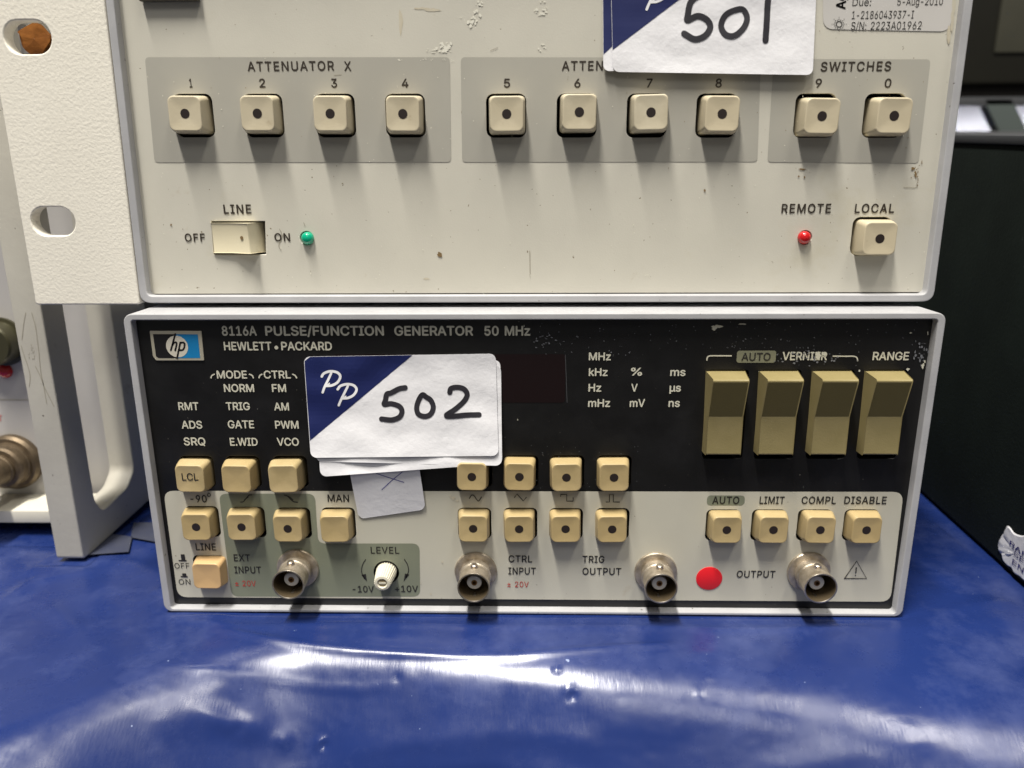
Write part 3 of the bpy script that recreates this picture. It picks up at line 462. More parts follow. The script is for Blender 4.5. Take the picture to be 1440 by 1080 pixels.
def make_sheet():
    xs = np.concatenate([np.linspace(-800, -190, 30)[:-1], np.linspace(-190, 215, 520), np.linspace(215, 1600, 40)[1:]])
    ss = np.concatenate([np.linspace(-230, -76, 20)[:-1], np.linspace(-76, 80, 230), np.linspace(80, 1190, 60)[1:]])
    X, T = np.meshgrid(xs, ss)
    # the film bends down over a padded front edge, more steeply in the middle, and folds again lower down
    x_ = X[0]
    def soft(v, k=10.0):
        g = np.exp(-((x_[:, None]-x_[None, :])/k)**2); g /= g.sum(1, keepdims=True); return g @ v
    Y0 = soft(np.interp(x_, [-150, -118, -96, -74, -40, 0, 60, 100, 150], [-62, -44, -21, -9.5, -8, -11, -17, -24, -36]))
    TM = np.radians(soft(np.interp(x_, [-150, -118, -96, -70, -50, 95, 130, 160], [12, 18, 36, 49, 52, 52, 34, 20])))
    RR = soft(np.interp(x_, [-120, -88, -62, -20, 40, 110], [34, 24, 15, 19, 23, 34]))
    S2 = np.minimum(soft(np.interp(x_, [-140, -100, -60, -5, 30, 60, 140], [-100, -56, -43, -42, -54, -90, -110])), Y0-20)
    sm01 = lambda t: np.clip(t, 0, 1)**2*(3-2*np.clip(t, 0, 1))
    d = Y0[None, :]-T
    lin = np.clip(d/(RR*TM), 0, 1)
    TH = TM*(0.6*lin+0.4*sm01(lin)) + (math.radians(80)-TM)*sm01((S2[None, :]-T)/6)
    Y = T.copy(); Z = np.zeros_like(T)
    for r_ in range(len(ss)-2, -1, -1):
        dt = ss[r_+1]-ss[r_]; a_ = 0.5*(TH[r_]+TH[r_+1])
        Y[r_] = Y[r_+1]-dt*np.cos(a_); Z[r_] = Z[r_+1]-dt*np.sin(a_)
    ny = -np.sin(TH); nz_ = np.cos(TH)
    H = np.zeros_like(X)
    # table coordinates of ridges, given as seen in the photograph
    def ridge(pp, h, wd, fade=8.0):
        nonlocal H
        pts = [at(x, y, 2, 0)[:2] for x, y in smooth_path(pp, 6)]
        D = np.full(X.shape, 1e9); U = np.zeros(X.shape); acc = 0; tot = sum(np.linalg.norm(np.array(pts[i+1])-pts[i]) for i in range(len(pts)-1))
        for i in range(len(pts)-1):
            a = np.array(pts[i]); b = np.array(pts[i+1]); L_ = np.linalg.norm(b-a)
            t = np.clip(((X-a[0])*(b[0]-a[0])+(T-a[1])*(b[1]-a[1]))/L_**2, 0, 1)
            dd = np.hypot(X-a[0]-t*(b[0]-a[0]), T-a[1]-t*(b[1]-a[1]))
            sel = dd < D; D = np.where(sel, dd, D); U = np.where(sel, acc+t*L_, U); acc += L_
        env = np.clip(np.minimum(U, tot-U)/fade, 0, 1)
        H += h*np.exp(-(D/wd)**2)*(0.15+0.85*env*env*(3-2*env))
    ridge([(300, 884), (420, 902), (560, 911), (700, 916), (840, 912), (960, 905)], 0.55, 1.3)
    ridge([(235, 868), (330, 880), (480, 878), (700, 880), (1000, 884), (1240, 882)], 0.35, 1.6)
    ridge([(200, 935), (330, 933), (480, 940), (560, 938)], 0.22, 1.6)
    ridge([(180, 990), (280, 978), (330, 974), (390, 968)], 0.45, 4.0)
    ridge([(250, 965), (300, 975), (360, 982)], 0.5, 2.4)
    ridge([(440, 1000), (560, 990), (720, 985), (860, 1000)], 0.35, 3.0)
    
    ridge([(850, 1075), (1000, 1050), (1150, 1030), (1330, 1015)], 0.4, 4.0)
    ridge([(20, 812), (120, 790), (210, 800), (270, 850), (330, 880)], 0.7, 4.0)
    ridge([(0, 850), (60, 815), (150, 800)], 0.7, 3.0)
    ridge([(60, 845), (90, 870), (120, 890)], 0.6, 3.0)
    ridge([(1150, 900), (1300, 880), (1440, 868)], 0.4, 4.0)
    ridge([(1290, 870), (1380, 850), (1440, 845)], 0.4, 3.0)
    for px, py, h, wd in ((806, 955, -0.6, 1.1), (800, 950, 0.45, 1.5), (783, 932, 0.5, 0.9), (556, 933, -0.25, 1.1), (435, 990, -0.6, 0.9), (318, 980, -0.3, 1.3),
                          (430, 988, 0.4, 1.4), (1000, 944, 0.2, 0.9), (1078, 946, 0.12, 2.2), (985, 960, 0.15, 1.1), (222, 830, 0.4, 2), (378, 985, 0.5, 2.2)):
        a = at(px, py, 2, 0); H += h*np.exp(-((X-a[0])**2+(T-a[1])**2)/wd**2)
    flat = np.clip(1-(T-2)/6, 0, 1)
    nzv = np.array([[noise.noise(Vector((x*0.022, t*0.045, 3.1)))*0.8 + noise.noise(Vector((x*0.06, t*0.16, 9.2)))*0.10
                     + 0.03*noise.noise(Vector((x*0.25, t*0.5, 1.0))) for x in xs] for t in ss])
    under = np.clip(np.minimum(np.minimum(X+108, 108-X), T+1.0)/4, 0, 1)       # pressed flat below the instrument
    H = (H + nzv)*(1-under) - 0.9*under
    H = np.where((np.abs(X) < 107) & (T > -1.5) & (T < 300), np.minimum(H, -0.25), H)
    H = np.minimum(H, 0.9 + 10*np.clip(-T-2, 0, 1))
    for x0, x1, y0, y1 in ((-158, -145, 27, 80), (-300, -157, 40, 300), (148, 440, -20, 420)):
        ins = np.clip(np.minimum(np.minimum(X-x0, x1-X), np.minimum(T-y0, y1-T))/3+1, 0, 1); H = np.minimum(H, 1.2-1.5*ins)
    V = np.stack([X, Y+H*ny, Z+H*nz_-0.05], -1).reshape(-1, 3)
    nr, nc = X.shape
    i = np.arange(nr-1)[:, None]*nc+np.arange(nc-1)[None, :]
    F = np.stack([i, i+1, i+nc+1, i+nc], -1).reshape(-1, 4)
    me = bpy.data.meshes.new('plastic_sheet'); me.from_pydata(V.tolist(), [], F.tolist())
    o = link('plastic_sheet', me, M['sheet'], None, 180)
    return tag(o, 'glossy blue plastic sheet with creases spread over the table and down its front edge', 'plastic sheet')
make_sheet()

# ------------------------------------------------------------------ lower instrument: pulse generator
YL = 2.5; WL, HL = 212.7, 87.6
low = thing('pulse_generator', (0, 0, 0), 'lower instrument with black and cream front and four round metal sockets, on the blue sheet', 'signal generator')
fr_out = rrect(-WL/2, WL/2, 0, HL, 2.4, 8)
fr_in = rrect(-WL/2+1.95, WL/2-1.95, 0.95, HL-1.65, 0.9, 5)
plate('front_frame', [fr_out, fr_in], 0, M['silver'], low, 16.0, 0.28)
mb = MB(); mb.box(-WL/2+0.8, WL/2-0.8, 15.7, 400, 0.6, HL-0.8); build('case', mb, M['case'], low, 30, 0.8)
mb = MB(); mb.box(-WL/2+1.5, WL/2-1.5, YL+7, YL+7.5, 0.8, HL-1); build('chassis_plate', mb, M['well'], low, 0)
LW = 9.45
wells = []
def wellrect(cx, cy, Y, w=LW, h=None, r=1.5):
    c = xz(cx, cy, Y); h = h or w; return rrect(c[0]-w/2, c[0]+w/2, c[1]-h/2, c[1]+h/2, r, 5)
row1 = [(278, 663.5), (343, 663.5), (409, 663.5), (668, 663), (733, 663), (797.5, 663), (863.5, 663)]
row2 = [(286, 733), (350.5, 734), (414.5, 735), (477, 735), (667.5, 735.5), (732, 735.5), (796, 736), (861, 736), (1016, 738), (1080, 738), (1144.5, 738), (1209.5, 738)]
up_h = [wellrect(x, y, YL) for x, y in row1]
cr_h = [wellrect(x, y, YL) for x, y in row2] + [wellrect(296, 801.5, YL)]
rk = [1020.5, 1095, 1170, 1244]
rk_h = []
for i, x in enumerate(rk):
    c0 = xz(x-29+i*-0.8, 582, YL); c1 = xz(x+28-i*1.5, 582, YL); z1 = xz(x, 520, YL)[1]; z0 = xz(x, 645, YL)[1]
    rk_h.append(rrect(c0[0], c1[0], z0, z1, 0.9, 4))
kn_h = [circle(*xz(543.5, 804.5, YL), 3.7, 28)]
panel_out = rrect(-WL/2+2.0, WL/2-2.0, 1.0, HL-1.7, 0.8, 4)
plate('front_panel', [panel_out]+up_h+cr_h+rk_h+kn_h, YL, M['black'], low, 1.4, 0.1)
# cream overlay, and the green-grey zone printed on it
cr = rpoly([xz(230, 690, YL), xz(250, 839.5, YL), xz(1252, 846, YL), xz(1270.5, 691.5, YL)], 3.0)
gz_px = [(308, 694), (443, 694), (447.5, 764), (590, 764), (591, 838.5), (326, 838.5)]
gz = rpoly([xz(x, y, YL) for x, y in gz_px], 2.2)
plate('cream_overlay', [cr, ]+cr_h+kn_h, YL-0.08, M['lowcream'], low)
plate('grey_zone', [gz]+cr_h[1:3]+kn_h, YL-0.13, M['lowgrey'], low)
plate('display_window', [pxrect(470, 795, 498, 566, YL, 1.0)], YL-0.06, M['window'], low)
strokes('window_edge', [[(795, 499), (797.5, 566)]], 0.9, YL, M['darkrim'], low, 0.1)
# keys
def key_low(px, py, m='capl', dot=True, h=3.5, w1=7.85, **k):
    return keycap('key', px, py, YL, h, 8.9, w1, M[m], low, dot, **k)
k0 = key_low(267, 673.5, dot=False); text('LCL', 255.3, 278.5, 670.8, 10, YL-3.5, M['inkb'], k0, 0.008, off=-0.10)
key_low(332, 674, dot=False); key_low(398, 674, dot=False)
for x, y in ((663.4, 671), (730.4, 671), (796.6, 672), (863.6, 672)): key_low(x, y)
for x, y in ((275.3, 741.7), (339.3, 741.7), (404.3, 744), (665.3, 744), (730, 744.5), (795.4, 744.5), (861, 744.8),
             (1022.3, 745.7), (1088, 745.7), (1154, 745.8), (1219, 746)): key_low(x, y)
key_low(470.5, 744.5, dot=False); tag(key_low(290.5, 810.5, 'capo', False, 3.9), 'peach coloured power key without dot')
# rockers
for i, x in enumerate(rk):
    yf = YL-3.3; yt = YL-6.2
    def P(px, py, Y): return at(px, py, 1, Y)
    xl = P(x-25, 585.6, yf)[0]; xr = P(x+24.6, 585.6, yf)[0]
    zt = P(x, 535, yt)[2]; zf = P(x, 585.6, yf)[2]; zb = P(x, 640, YL-3.6)[2]; zt0 = zt+0.9
    prof = [(YL+6, zt0-0.2), (YL+0.2, zt0), (yt+0.2, zt+0.1), (yt, zt-0.25), (yf, zf), (YL-3.6, zb+0.3), (YL-3.3, zb), (YL+6, zb)]
    mb = MB(); n = len(prof)
    tap = [0.55, 0.5, 0, 0, 0, 0, 0, 0.55]
    mb.add([(xl-t, y, z) for (y, z), t in zip(prof, tap)]+[(xr+t, y, z) for (y, z), t in zip(prof, tap)],
           [tuple(range(n)), tuple(reversed(range(n, 2*n)))]+[(j, (j+1) % n, n+(j+1) % n, n+j) for j in range(n)])
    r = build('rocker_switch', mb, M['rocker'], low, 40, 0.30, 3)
    # shade of the down-tilted upper half, painted on as a darker sheet
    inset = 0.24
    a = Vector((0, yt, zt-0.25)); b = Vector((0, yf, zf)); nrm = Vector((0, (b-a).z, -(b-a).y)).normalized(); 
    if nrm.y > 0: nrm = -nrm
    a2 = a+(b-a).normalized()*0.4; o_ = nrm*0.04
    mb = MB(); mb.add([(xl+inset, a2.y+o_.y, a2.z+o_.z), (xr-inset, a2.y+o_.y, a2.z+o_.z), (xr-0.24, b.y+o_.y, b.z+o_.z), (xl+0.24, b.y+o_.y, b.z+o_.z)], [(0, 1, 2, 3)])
    build('painted_shade_half', mb, M['rockershade'], r, 0)
# BNC sockets
def bnc(px, py, Y, parent, h=9.6):
    c = at(px, py, 1, Y-0.6); cx, cz = c[0], c[2]
    mb = MB(); lathe(mb, cx, cz, [(0.1, Y-0.05), (6.05, Y-0.05), (6.1, Y-0.5), (5.9, Y-0.85), (5.2, Y-1.0), (4.2, Y-1.0)])
    o = build('bnc_socket', mb, M['bnc'], parent, 30)
    mb = MB(); prof = [(4.25, Y-0.9), (4.3, Y-3.0), (4.25, Y-3.3), (4.6, Y-3.5), (4.62, Y-4.0), (4.3, Y-4.3), (4.3, Y-h+0.9), (4.5, Y-h+0.7), (4.52, Y-h+0.15)]
    lathe(mb, cx, cz, prof); build('barrel', mb, M['bnc'], o, 35)
    mb = MB(); lathe(mb, cx, cz, [(4.52, Y-h+0.15), (4.45, Y-h), (4.15, Y-h), (4.05, Y-h+0.25)]); build('rim', mb, M['bncrim'], o, 60)
    mb = MB(); lathe(mb, cx, cz, [(4.05, Y-h+0.25), (4.0, Y-1.5), (2.0, Y-1.5)]); build('bore', mb, M['bncin'], o, 35)
    mb = MB(); lathe(mb, cx, cz, [(2.1, Y-1.4), (2.1, Y-h+3.2), (1.95, Y-h+3.0), (0.75, Y-h+3.0), (0.7, Y-h+4.4)]); build('insulator', mb, M['nylon'], o, 30)
    mb = MB(); lathe(mb, cx, cz, [(0.85, Y-h+2.9), (0.8, Y-h+2.75), (0.5, Y-h+2.75), (0.45, Y-h+4.5), (0.02, Y-h+4.5)], 16); build('contact', mb, M['gold'], o, 40)
    for sg in (1, -1):
        mb = MB(); n = 14; px_, py_ = cx, Y-5.9
        mb.loft([[(px_+r*math.cos(2*math.pi*k/n), py_+r*math.sin(2*math.pi*k/n), cz+sg*z) for k in range(n)] for r, z in ((1.0, 4.0), (1.0, 5.1), (0.8, 5.3), (0.3, 5.35))], True, True)
        build('bayonet_peg', mb, M['bncrim'], o, 40)
    return o
for x, y in ((418.5, 800), (669, 804), (922.3, 805), (1137.7, 804.5)): bnc(x, y, YL, low)
# level knob
c = at(543.3, 804.3, 1, YL); n = 72; rings = []
for y, r, kk in ((YL+4, 2.9, 0), (YL-0.3, 2.95, 0.14), (YL-6.2, 2.35, 0.14), (YL-6.4, 2.1, 0.0), (YL-6.5, 1.5, 0), (YL-6.1, 1.2, 0)):
    rings.append([(c[0]+(r-(kk*2.2 if j % 3 == 0 else 0))*math.cos(2*math.pi*j/n), y, c[2]+(r-(kk*2.2 if j % 3 == 0 else 0))*math.sin(2*math.pi*j/n)) for j in range(n)])
mb = MB(); mb.loft(rings); kb = build('level_knob', mb, M['knob'], low, 25)
mb = MB(); mb.add([(x, YL-6.13, z) for x, z in circle(c[0], c[2], 1.15, 20)], [tuple(range(20))]); ks = build('cap_recess', mb, M['knobslot'], kb, 0)
mb = MB(); mb.box(c[0]-1.0, c[0]+1.0, YL-6.3, YL-6.0, c[2]-0.28, c[2]+0.28); build('pointer_bar', mb, M['knob'], kb, 0)
# badge
by = YL-0.35
bo = [xz(210.2, 465.3, by), xz(214.9, 501, by), xz(219.5, 507, by), xz(287, 507, by), xz(283, 465.5, by)]
bd = plate('logo_badge', [rpoly(bo, 0.25)], by, M['chrome'], low, 0.34, 0.08)
cc = xz(249.2, 487.2, by)
bi = [xz(215.2, 469.8, by), xz(219.5, 501, by), xz(223, 503.4, by), xz(248.5, 503.6, by), xz(247.5, 469.9, by)]
plate('black_field', [bi], by-0.05, M['badgeblk'], bd)
plate('blue_field', [[xz(247.5, 469.9, by), xz(248.5, 503.6, by), xz(281.5, 503.4, by), xz(278.2, 470.2, by)]], by-0.05, M['badgeblu'], bd)
plate('ivory_disc', [circle(*cc, 2.95, 36)], by-0.09, M['badgewht'], bd)
def bpx(p): return [(160+x/7.2, 400+y/7.2) for x, y in p]
strokes('logo_letters', [bpx([(622, 503), (600, 585), (577, 667)]), bpx([(594, 612), (612, 588), (634, 590), (634, 615), (622, 668)]),
                          bpx([(674, 588), (658, 660), (640, 746)]), bpx([(672, 592), (700, 588), (716, 600), (712, 640), (694, 664), (660, 664)])],
        2.5, by-0.09, M['badgeblk'], bd, 0.05)
# lettering, black area
def tw(s, a, b, y, c=10.5, bold=0.018, **k): return text(s, a, b, y, c, YL, M['inkw'], low, bold, **k)
for s, a, b in (('8116A', 312, 361), ('PULSE/FUNCTION', 373, 540), ('GENERATOR', 554.5, 665.5), ('50 MHz', 681, 745.5)): tw(s, a, b, 465, 12.8, 0.022)
tw('HEWLETT', 315, 382, 486.5, 11.3, 0.02); tw('\u2022', 386, 391.5, 487.5, 10.5, 0.02); tw('PACKARD', 395.5, 467, 486.5, 11.3, 0.02)
for s, a, b, y in (('MODE', 305, 347.5, 526.5), ('CTRL', 371, 409, 526.5), ('NORM', 315, 357.5, 545.5), ('FM', 382.5, 402.5, 545.5), ('RMT', 251, 279.5, 571),
                   ('TRIG', 318, 351.5, 571), ('AM', 385.5, 406.5, 571.5), ('ADS', 255.5, 284.5, 597), ('GATE', 320.5, 357.5, 596.5), ('PWM', 387, 420, 597),
                   ('SRQ', 258.5, 289, 620.5), ('E.WID', 323.5, 362.5, 621), ('VCO', 389.5, 420.5, 621),
                   ('MHz', 828, 859, 501), ('kHz', 828, 854.5, 523), ('Hz', 827.5, 845.5, 545), ('mHz', 827, 858, 566.5), ('%', 887, 903, 522.5), ('V', 887.5, 896.5, 545),
                   ('mV', 885.5, 907, 566.5), ('ms', 942.5, 964, 523), ('\u00b5s', 941.5, 957.5, 545), ('ns', 940, 956, 566.5)):
    tw(s, a, b, y)
for p_ in [[(296.5, 532), (298, 528), (302, 526)], [(350, 526), (354.5, 528), (356.5, 532)], [(364, 532), (365.5, 528), (369, 526)], [(411, 526), (415, 528), (417.5, 532)]]: strokes('bracket_line', [p_], 1.8, YL, M['inkw'], low, caps=False)
for p_ in [[(994, 507), (994.6, 503), (998, 500.5), (1010, 500.3), (1029, 500.3)], [(1171, 500.8), (1190, 501), (1200, 501), (1205, 503), (1206, 508)]]: strokes('bracket_line', [p_], 1.8, YL, M['inkw'], low, caps=False)
plate('label_pill', [pxrect(1036, 1091, 493, 510, YL, 0.7)], YL-0.08, M['pill'], low)
text('AUTO', 1042.5, 1083.5, 501.5, 10.5, YL, M['inkb'], low, 0.012, off=0.16)
tw('VERNIER', 1100, 1163, 500.5, 11); tw('RANGE', 1227, 1278, 500.5, 11)
# lettering, cream area
TRACK = 0.03
def td(s, a, b, y, c=9.8, bold=0.014, m='inkb', **k): return text(s, a, b, y, c, YL, M[m], low, bold, off=0.20, **k)
td('-90', 268, 291, 701); strokes('degree_ring', [[(293.8, 693.5), (296, 696), (293.8, 698.5), (291.6, 696)]], 1.1, YL, M['inkb'], low, 0.2, closed=True)
td('MAN', 460.8, 491, 700.2); td('AUTO', 1001.5, 1039.5, 703, 10); td('LIMIT', 1068, 1103, 703, 10); td('COMPL', 1127, 1175.5, 703, 10); td('DISABLE', 1187, 1246.5, 703, 10)
plate('label_pill', [pxrect(994, 1047, 696.5, 710.5, YL, 1.0)], YL-0.12, M['lowgrey'], low)
td('LINE', 275.5, 304, 768.7, 9.5); td('OFF', 245.8, 266.5, 795.2, 7.5, 0); td('ON', 251.7, 268, 817.7, 7.5, 0)
td('EXT', 329, 352, 784, 9.3); td('INPUT', 330, 367.5, 801, 9.3); td('\u00b1 20V', 331, 360, 820, 7.6, 0.003, 'inkr')
td('LEVEL', 521.5, 561.5, 773.3, 9.3, 0.008); td('-10V', 496, 526, 828, 8.8); td('+10V', 555.5, 588, 827.5, 8.8)
td('CTRL', 715, 748.5, 785.5, 9.3); td('INPUT', 714.8, 753.5, 802.5, 9.3); td('\u00b1 20V', 713.5, 743.5, 821.3, 7.6, 0.003, 'inkr')
td('TRIG', 819, 850, 786, 9.3); td('OUTPUT', 819, 873.5, 803, 9.3); td('OUTPUT', 1035.8, 1090, 807, 9.3)
def ds(name, paths, w=1.3, smooth=True, **k): return strokes(name, paths, w, YL, M['inkb'], low, 0.2, smooth, **k)
ds('wave_symbol', [[(660, 701), (663, 696.5), (666.5, 697), (670, 702), (673, 704.5), (677, 699)]])
ds('wave_symbol', [[(723.5, 699.5), (727, 694.8), (736, 704.5), (740, 699.5)]], smooth=False)
ds('wave_symbol', [[(788.5, 698), (788.5, 695.3), (797, 695.3), (797, 704.8), (806, 704.8), (806, 700)]], smooth=False)
ds('wave_symbol', [[(852.5, 706), (857, 706), (857, 695.5), (862.5, 695.5), (862.5, 706), (871, 706)]], smooth=False)
ds('edge_symbol', [[(338, 706), (342, 705.5), (346, 701), (350, 696.5), (354, 696)]]); ds('edge_symbol', [[(344, 702.5), (349, 699)]], 1.1)
ds('edge_symbol', [[(400, 696.5), (404, 697.5), (408, 701.5), (413, 705.5), (418.5, 706.5)]]); ds('edge_symbol', [[(406, 698), (412, 703)]], 1.1)
ds('triangle_sign', [[(1187.5, 813.5), (1204.8, 789), (1218.7, 813.5), (1187.5, 813.5)]], 1.3, False)
ds('triangle_sign', [[(1204.2, 798.5), (1203.6, 805.5)]], 1.7, False); ds('triangle_sign', [[(1203.1, 808.9), (1203.1, 809.2)]], 1.4, False)
ds('arrow_mark', [[(514, 787), (510, 794), (508.5, 804), (512.5, 814)]], 1.2); ds('arrow_mark', [[(568.5, 786.5), (573, 794), (574.5, 803), (571, 812)]], 1.2)
mb = MB()
for pp in (((508, 808.5), (514.5, 807), (516, 818)), ((575.5, 808), (569.5, 806.5), (567.5, 818))): mb.add([at(*p, 1, YL-0.2) for p in pp], [(0, 1, 2)])
build('arrow_mark', mb, M['inkb'], low, 0)
mb = MB()
for rr in ((254, 260.5, 779.5, 787.5), (251, 262.5, 787.5, 789.3), (256, 262, 806.3, 810), (254, 264, 810, 811.8)):
    a = at(rr[0], rr[2], 1, YL-0.2); b = at(rr[1], rr[3], 1, YL-0.2); mb.add([(a[0], a[1], a[2]), (b[0], a[1], a[2]), (b[0], a[1], b[2]), (a[0], a[1], b[2])], [(0, 1, 2, 3)])
build('push_symbol', mb, M['inkb'], low, 0)
# wear on the black window
blobs('scuff_mark', [(1009, 458.5, 10, 3), (1004, 461, 5, 4), (1045, 455.5, 8, 1.5), (1280, 468, 2.5, 1.5), (1304, 468, 1.5, 3), (1150, 500, 5, 7), (1158, 497, 4, 4),
                     (1208, 521, 1.8, 2), (1276, 519, 3, 3.2), (1297, 514, 2.8, 5), (1300, 508, 1.5, 4), (737, 458, 1, 2), (728, 590, 0.8, 2)], YL, 0.24, M['inkw'], low, 0.6)['kind'] = 'stuff'
random.seed(11)
sm = [(1292+random.gauss(0, 4), 495+random.gauss(0, 12), random.uniform(0.5, 2.2), random.uniform(1, 4)) for _ in range(22)]
sm += [(1140+random.gauss(0, 26), 503+random.gauss(0, 6), random.uniform(0.5, 2.6), random.uniform(0.4, 1.8)) for _ in range(46)]
sm += [(random.uniform(740, 1300), random.uniform(452, 500), random.uniform(0.3, 1.1), random.uniform(0.3, 1.1)) for _ in range(130)]
sm += [(765+random.gauss(0, 9), 478+random.gauss(0, 8), random.uniform(0.5, 2.4), random.uniform(0.3, 1.2)) for _ in range(26)]
sm += [(random.uniform(640, 900), random.uniform(625, 690), random.uniform(0.3, 0.8), random.uniform(0.3, 0.8)) for _ in range(90)]
blobs('dust', sm, YL, 0.22, M['dust'], low, 0.5)['kind'] = 'stuff'
blobs('glue_spots', [(637, 700, 4, 3.5), (643, 704, 3, 2.5), (633, 697, 3, 2), (622, 790, 1.5, 3), (606, 835, 1.5, 2), (592, 820, 1.2, 1.5)], YL, 0.17, M['stain'], low, 0.6)
# red dot sticker
cdot = at(997.3, 813.5, 1, YL-0.2)
mb = MB(); rings = [[(cdot[0]+r*math.cos(2*math.pi*i/48), y, cdot[2]+r*0.97*math.sin(2*math.pi*i/48)) for i in range(48)] for r, y in ((3.72, YL-0.1), (3.72, YL-0.25), (3.65, YL-0.28))]
mb.loft(rings); tag(build('dot_sticker', mb, M['reddot'], None, 40), 'round red dot sticker on the cream panel left of the word OUTPUT', 'sticker')

# ------------------------------------------------------------------ upper instrument: attenuator driver
YU = 9.7; YP = 12.2
z0u = 88.95; z1u = 178.0
up = thing('switch_driver', (0, YU, z0u), 'upper instrument with cream front, grey key groups and an off-white rack ear, stacked on top', 'switch driver')
fo = [xz(197.5, 427.5, YU), xz(1313.0, 423.5, YU)]
xl0, xr0 = fo[0][0], fo[1][0]
xl1 = xz(148, 0, YU)[0]; xr1 = xz(1369, 0, YU)[0]; zz = xz(720, 0, YU)[1]
def lean(xa, xb, z): return xa+(xb-xa)*(z-z0u)/(zz-z0u)
FO = rpoly([(lean(xl0, xl1, z0u), z0u), (lean(xl0, xl1, z1u), z1u), (lean(xr0, xr1, z1u), z1u), (lean(xr0, xr1, z0u), z0u)][::-1], 3.0, 7)
FI = rpoly([(lean(xl0, xl1, z0u)+2.1, z0u+1.9), (lean(xl0, xl1, z1u)+2.1, z1u-2), (lean(xr0, xr1, z1u)-2.1, z1u-2), (lean(xr0, xr1, z0u)-2.1, z0u+1.9)][::-1], 1.6, 5)
plate('front_frame', [FO, FI], YU, M['silver'], up, 14.0, 0.3)
mb = MB(); mb.box(xl0+1.2, xr0-1.2, YU+13.7, 400, z0u+0.7, z1u-0.8); build('case', mb, M['casedark'], up, 30, 0.8)
mb = MB(); mb.box(xl0+2, xr0-2, YP+8, YP+8.5, z0u+1, z1u-1); build('chassis_plate', mb, M['well'], up, 0)
for sx in (-1, 1):
    for yy in (45, 340):
        mb = MB(); lathe(mb, 0, 0, [(0.1, 0), (6, 0), (6.5, 1.4), (6.5, 2.2)], 20)
        mb.v = [(x+sx*85, z+yy, HL-0.0+y) for x, y, z in mb.v]; build('foot', mb, M['well'], up, 30)
PO = rpoly([xz(204.5, 413.5, YP), xz(156, -60, YP), xz(1364.5, -60, YP), xz(1302.5, 411, YP)][::-1], 0.8, 4)
wx = [273, 371, 472, 570.2, 711.8, 811, 909.5, 1007, 1145.5, 1242.5]
UW = 10.3
uh = [wellrect(x, 162.7, YP, UW, 10.7, 1.9) for x in wx] + [wellrect(1224.3, 332.5, YP, 10.0, 10.0, 1.9)]
sw_h = [[xz(372.5, 311, YP), xz(297, 311, YP), xz(300.5, 358, YP), xz(374, 358, YP)]]
led_h = [circle(*xz(431.5, 335, YP), 1.85, 24), circle(*xz(1132, 334, YP), 1.85, 24)]
plate('front_panel', [PO]+uh+sw_h+led_h, YP, M['panel'], up, 1.5, 0.15)
def qz(p): return rpoly([xz(x, y, YP) for x, y in p][::-1], 1.1)
zones = [([(204, 80.5), (632.5, 80.5), (634.5, 228), (217.5, 228.5)], uh[0:4]), ([(648, 80.5), (1070, 81), (1065, 227.5), (650, 228)], uh[4:8]), ([(1088, 83), (1308.5, 83.5), (1291.5, 229.5), (1079, 228)], uh[8:10])]
for p, hs in zones: plate('grey_zone', [qz(p)]+hs, YP-0.08, M['zone'], up)
dots = [(259.7, 159.7), (361.5, 159.5), (464, 159.7), (566.3, 160), (712.5, 160.2), (814.8, 157.5), (915.7, 158), (1016, 160), (1156.5, 163.2), (1258, 162.7)]
for x, y in dots: keycap('key', x, y, YP, 4.0, 9.35, 8.35, M['capu'], up, True)
keycap('key', 1237.9, 335.7, YP, 4.3, 9.35, 8.3, M['capu'], up, True)
# rocker line switch
def U(px, py, d): return at(px, py, 1, YP-d)
x0 = U(299.5, 335, 0)[0]; xa = U(325, 335, 1.4)[0]; xb = U(348, 335, 3.0)[0]; x1 = U(371, 335, -1.5)[0]; zt = U(335, 313.5, 0.5)[2]; zb = U(335, 355.5, 0.5)[2]
prof = [(x0, YP+5), (x0, YP-0.2), (x0+0.3, YP-0.5), (xa, YP-0.9), (xb, YP-3.1), (xb+0.4, YP-3.0), (x1, YP+2.4), (x1, YP+5)]
n = len(prof); mb = MB()
mb.add([(x, y, zt) for x, y in prof]+[(x, y, zb) for x, y in prof], [tuple(range(n)), tuple(reversed(range(n, 2*n)))]+[(j, (j+1) % n, n+(j+1) % n, n+j) for j in range(n)])
ls = build('line_switch', mb, M['capline'], up, 40, 0.2)
cl = U(340, 334.5, 2.4); mb = MB(); mb.add([(x, cl[1]-0.12+(x-cl[0])*-0.42, z) for x, z in circle(cl[0], cl[2], 0.5, 16)], [tuple(range(16))]); build('dot', mb, M['grime'], ls, 0)
# lamps
for (x, y), m in (((431.8, 335.3), 'green'), ((1132, 334.3), 'red')):
    c = at(x, y, 1, YP-0.8); mb = MB()
    lathe(mb, c[0], c[2], [(1.7, YP+4), (1.7, YP-0.4)]+[(1.7*math.cos(a), YP-0.4-1.5*math.sin(a)) for a in [math.radians(k) for k in (15, 30, 45, 60, 75, 88)]], 28)
    mb.add([(c[0], YP-1.9, c[2])], []); build('indicator_lens', mb, M[m], up, 60)
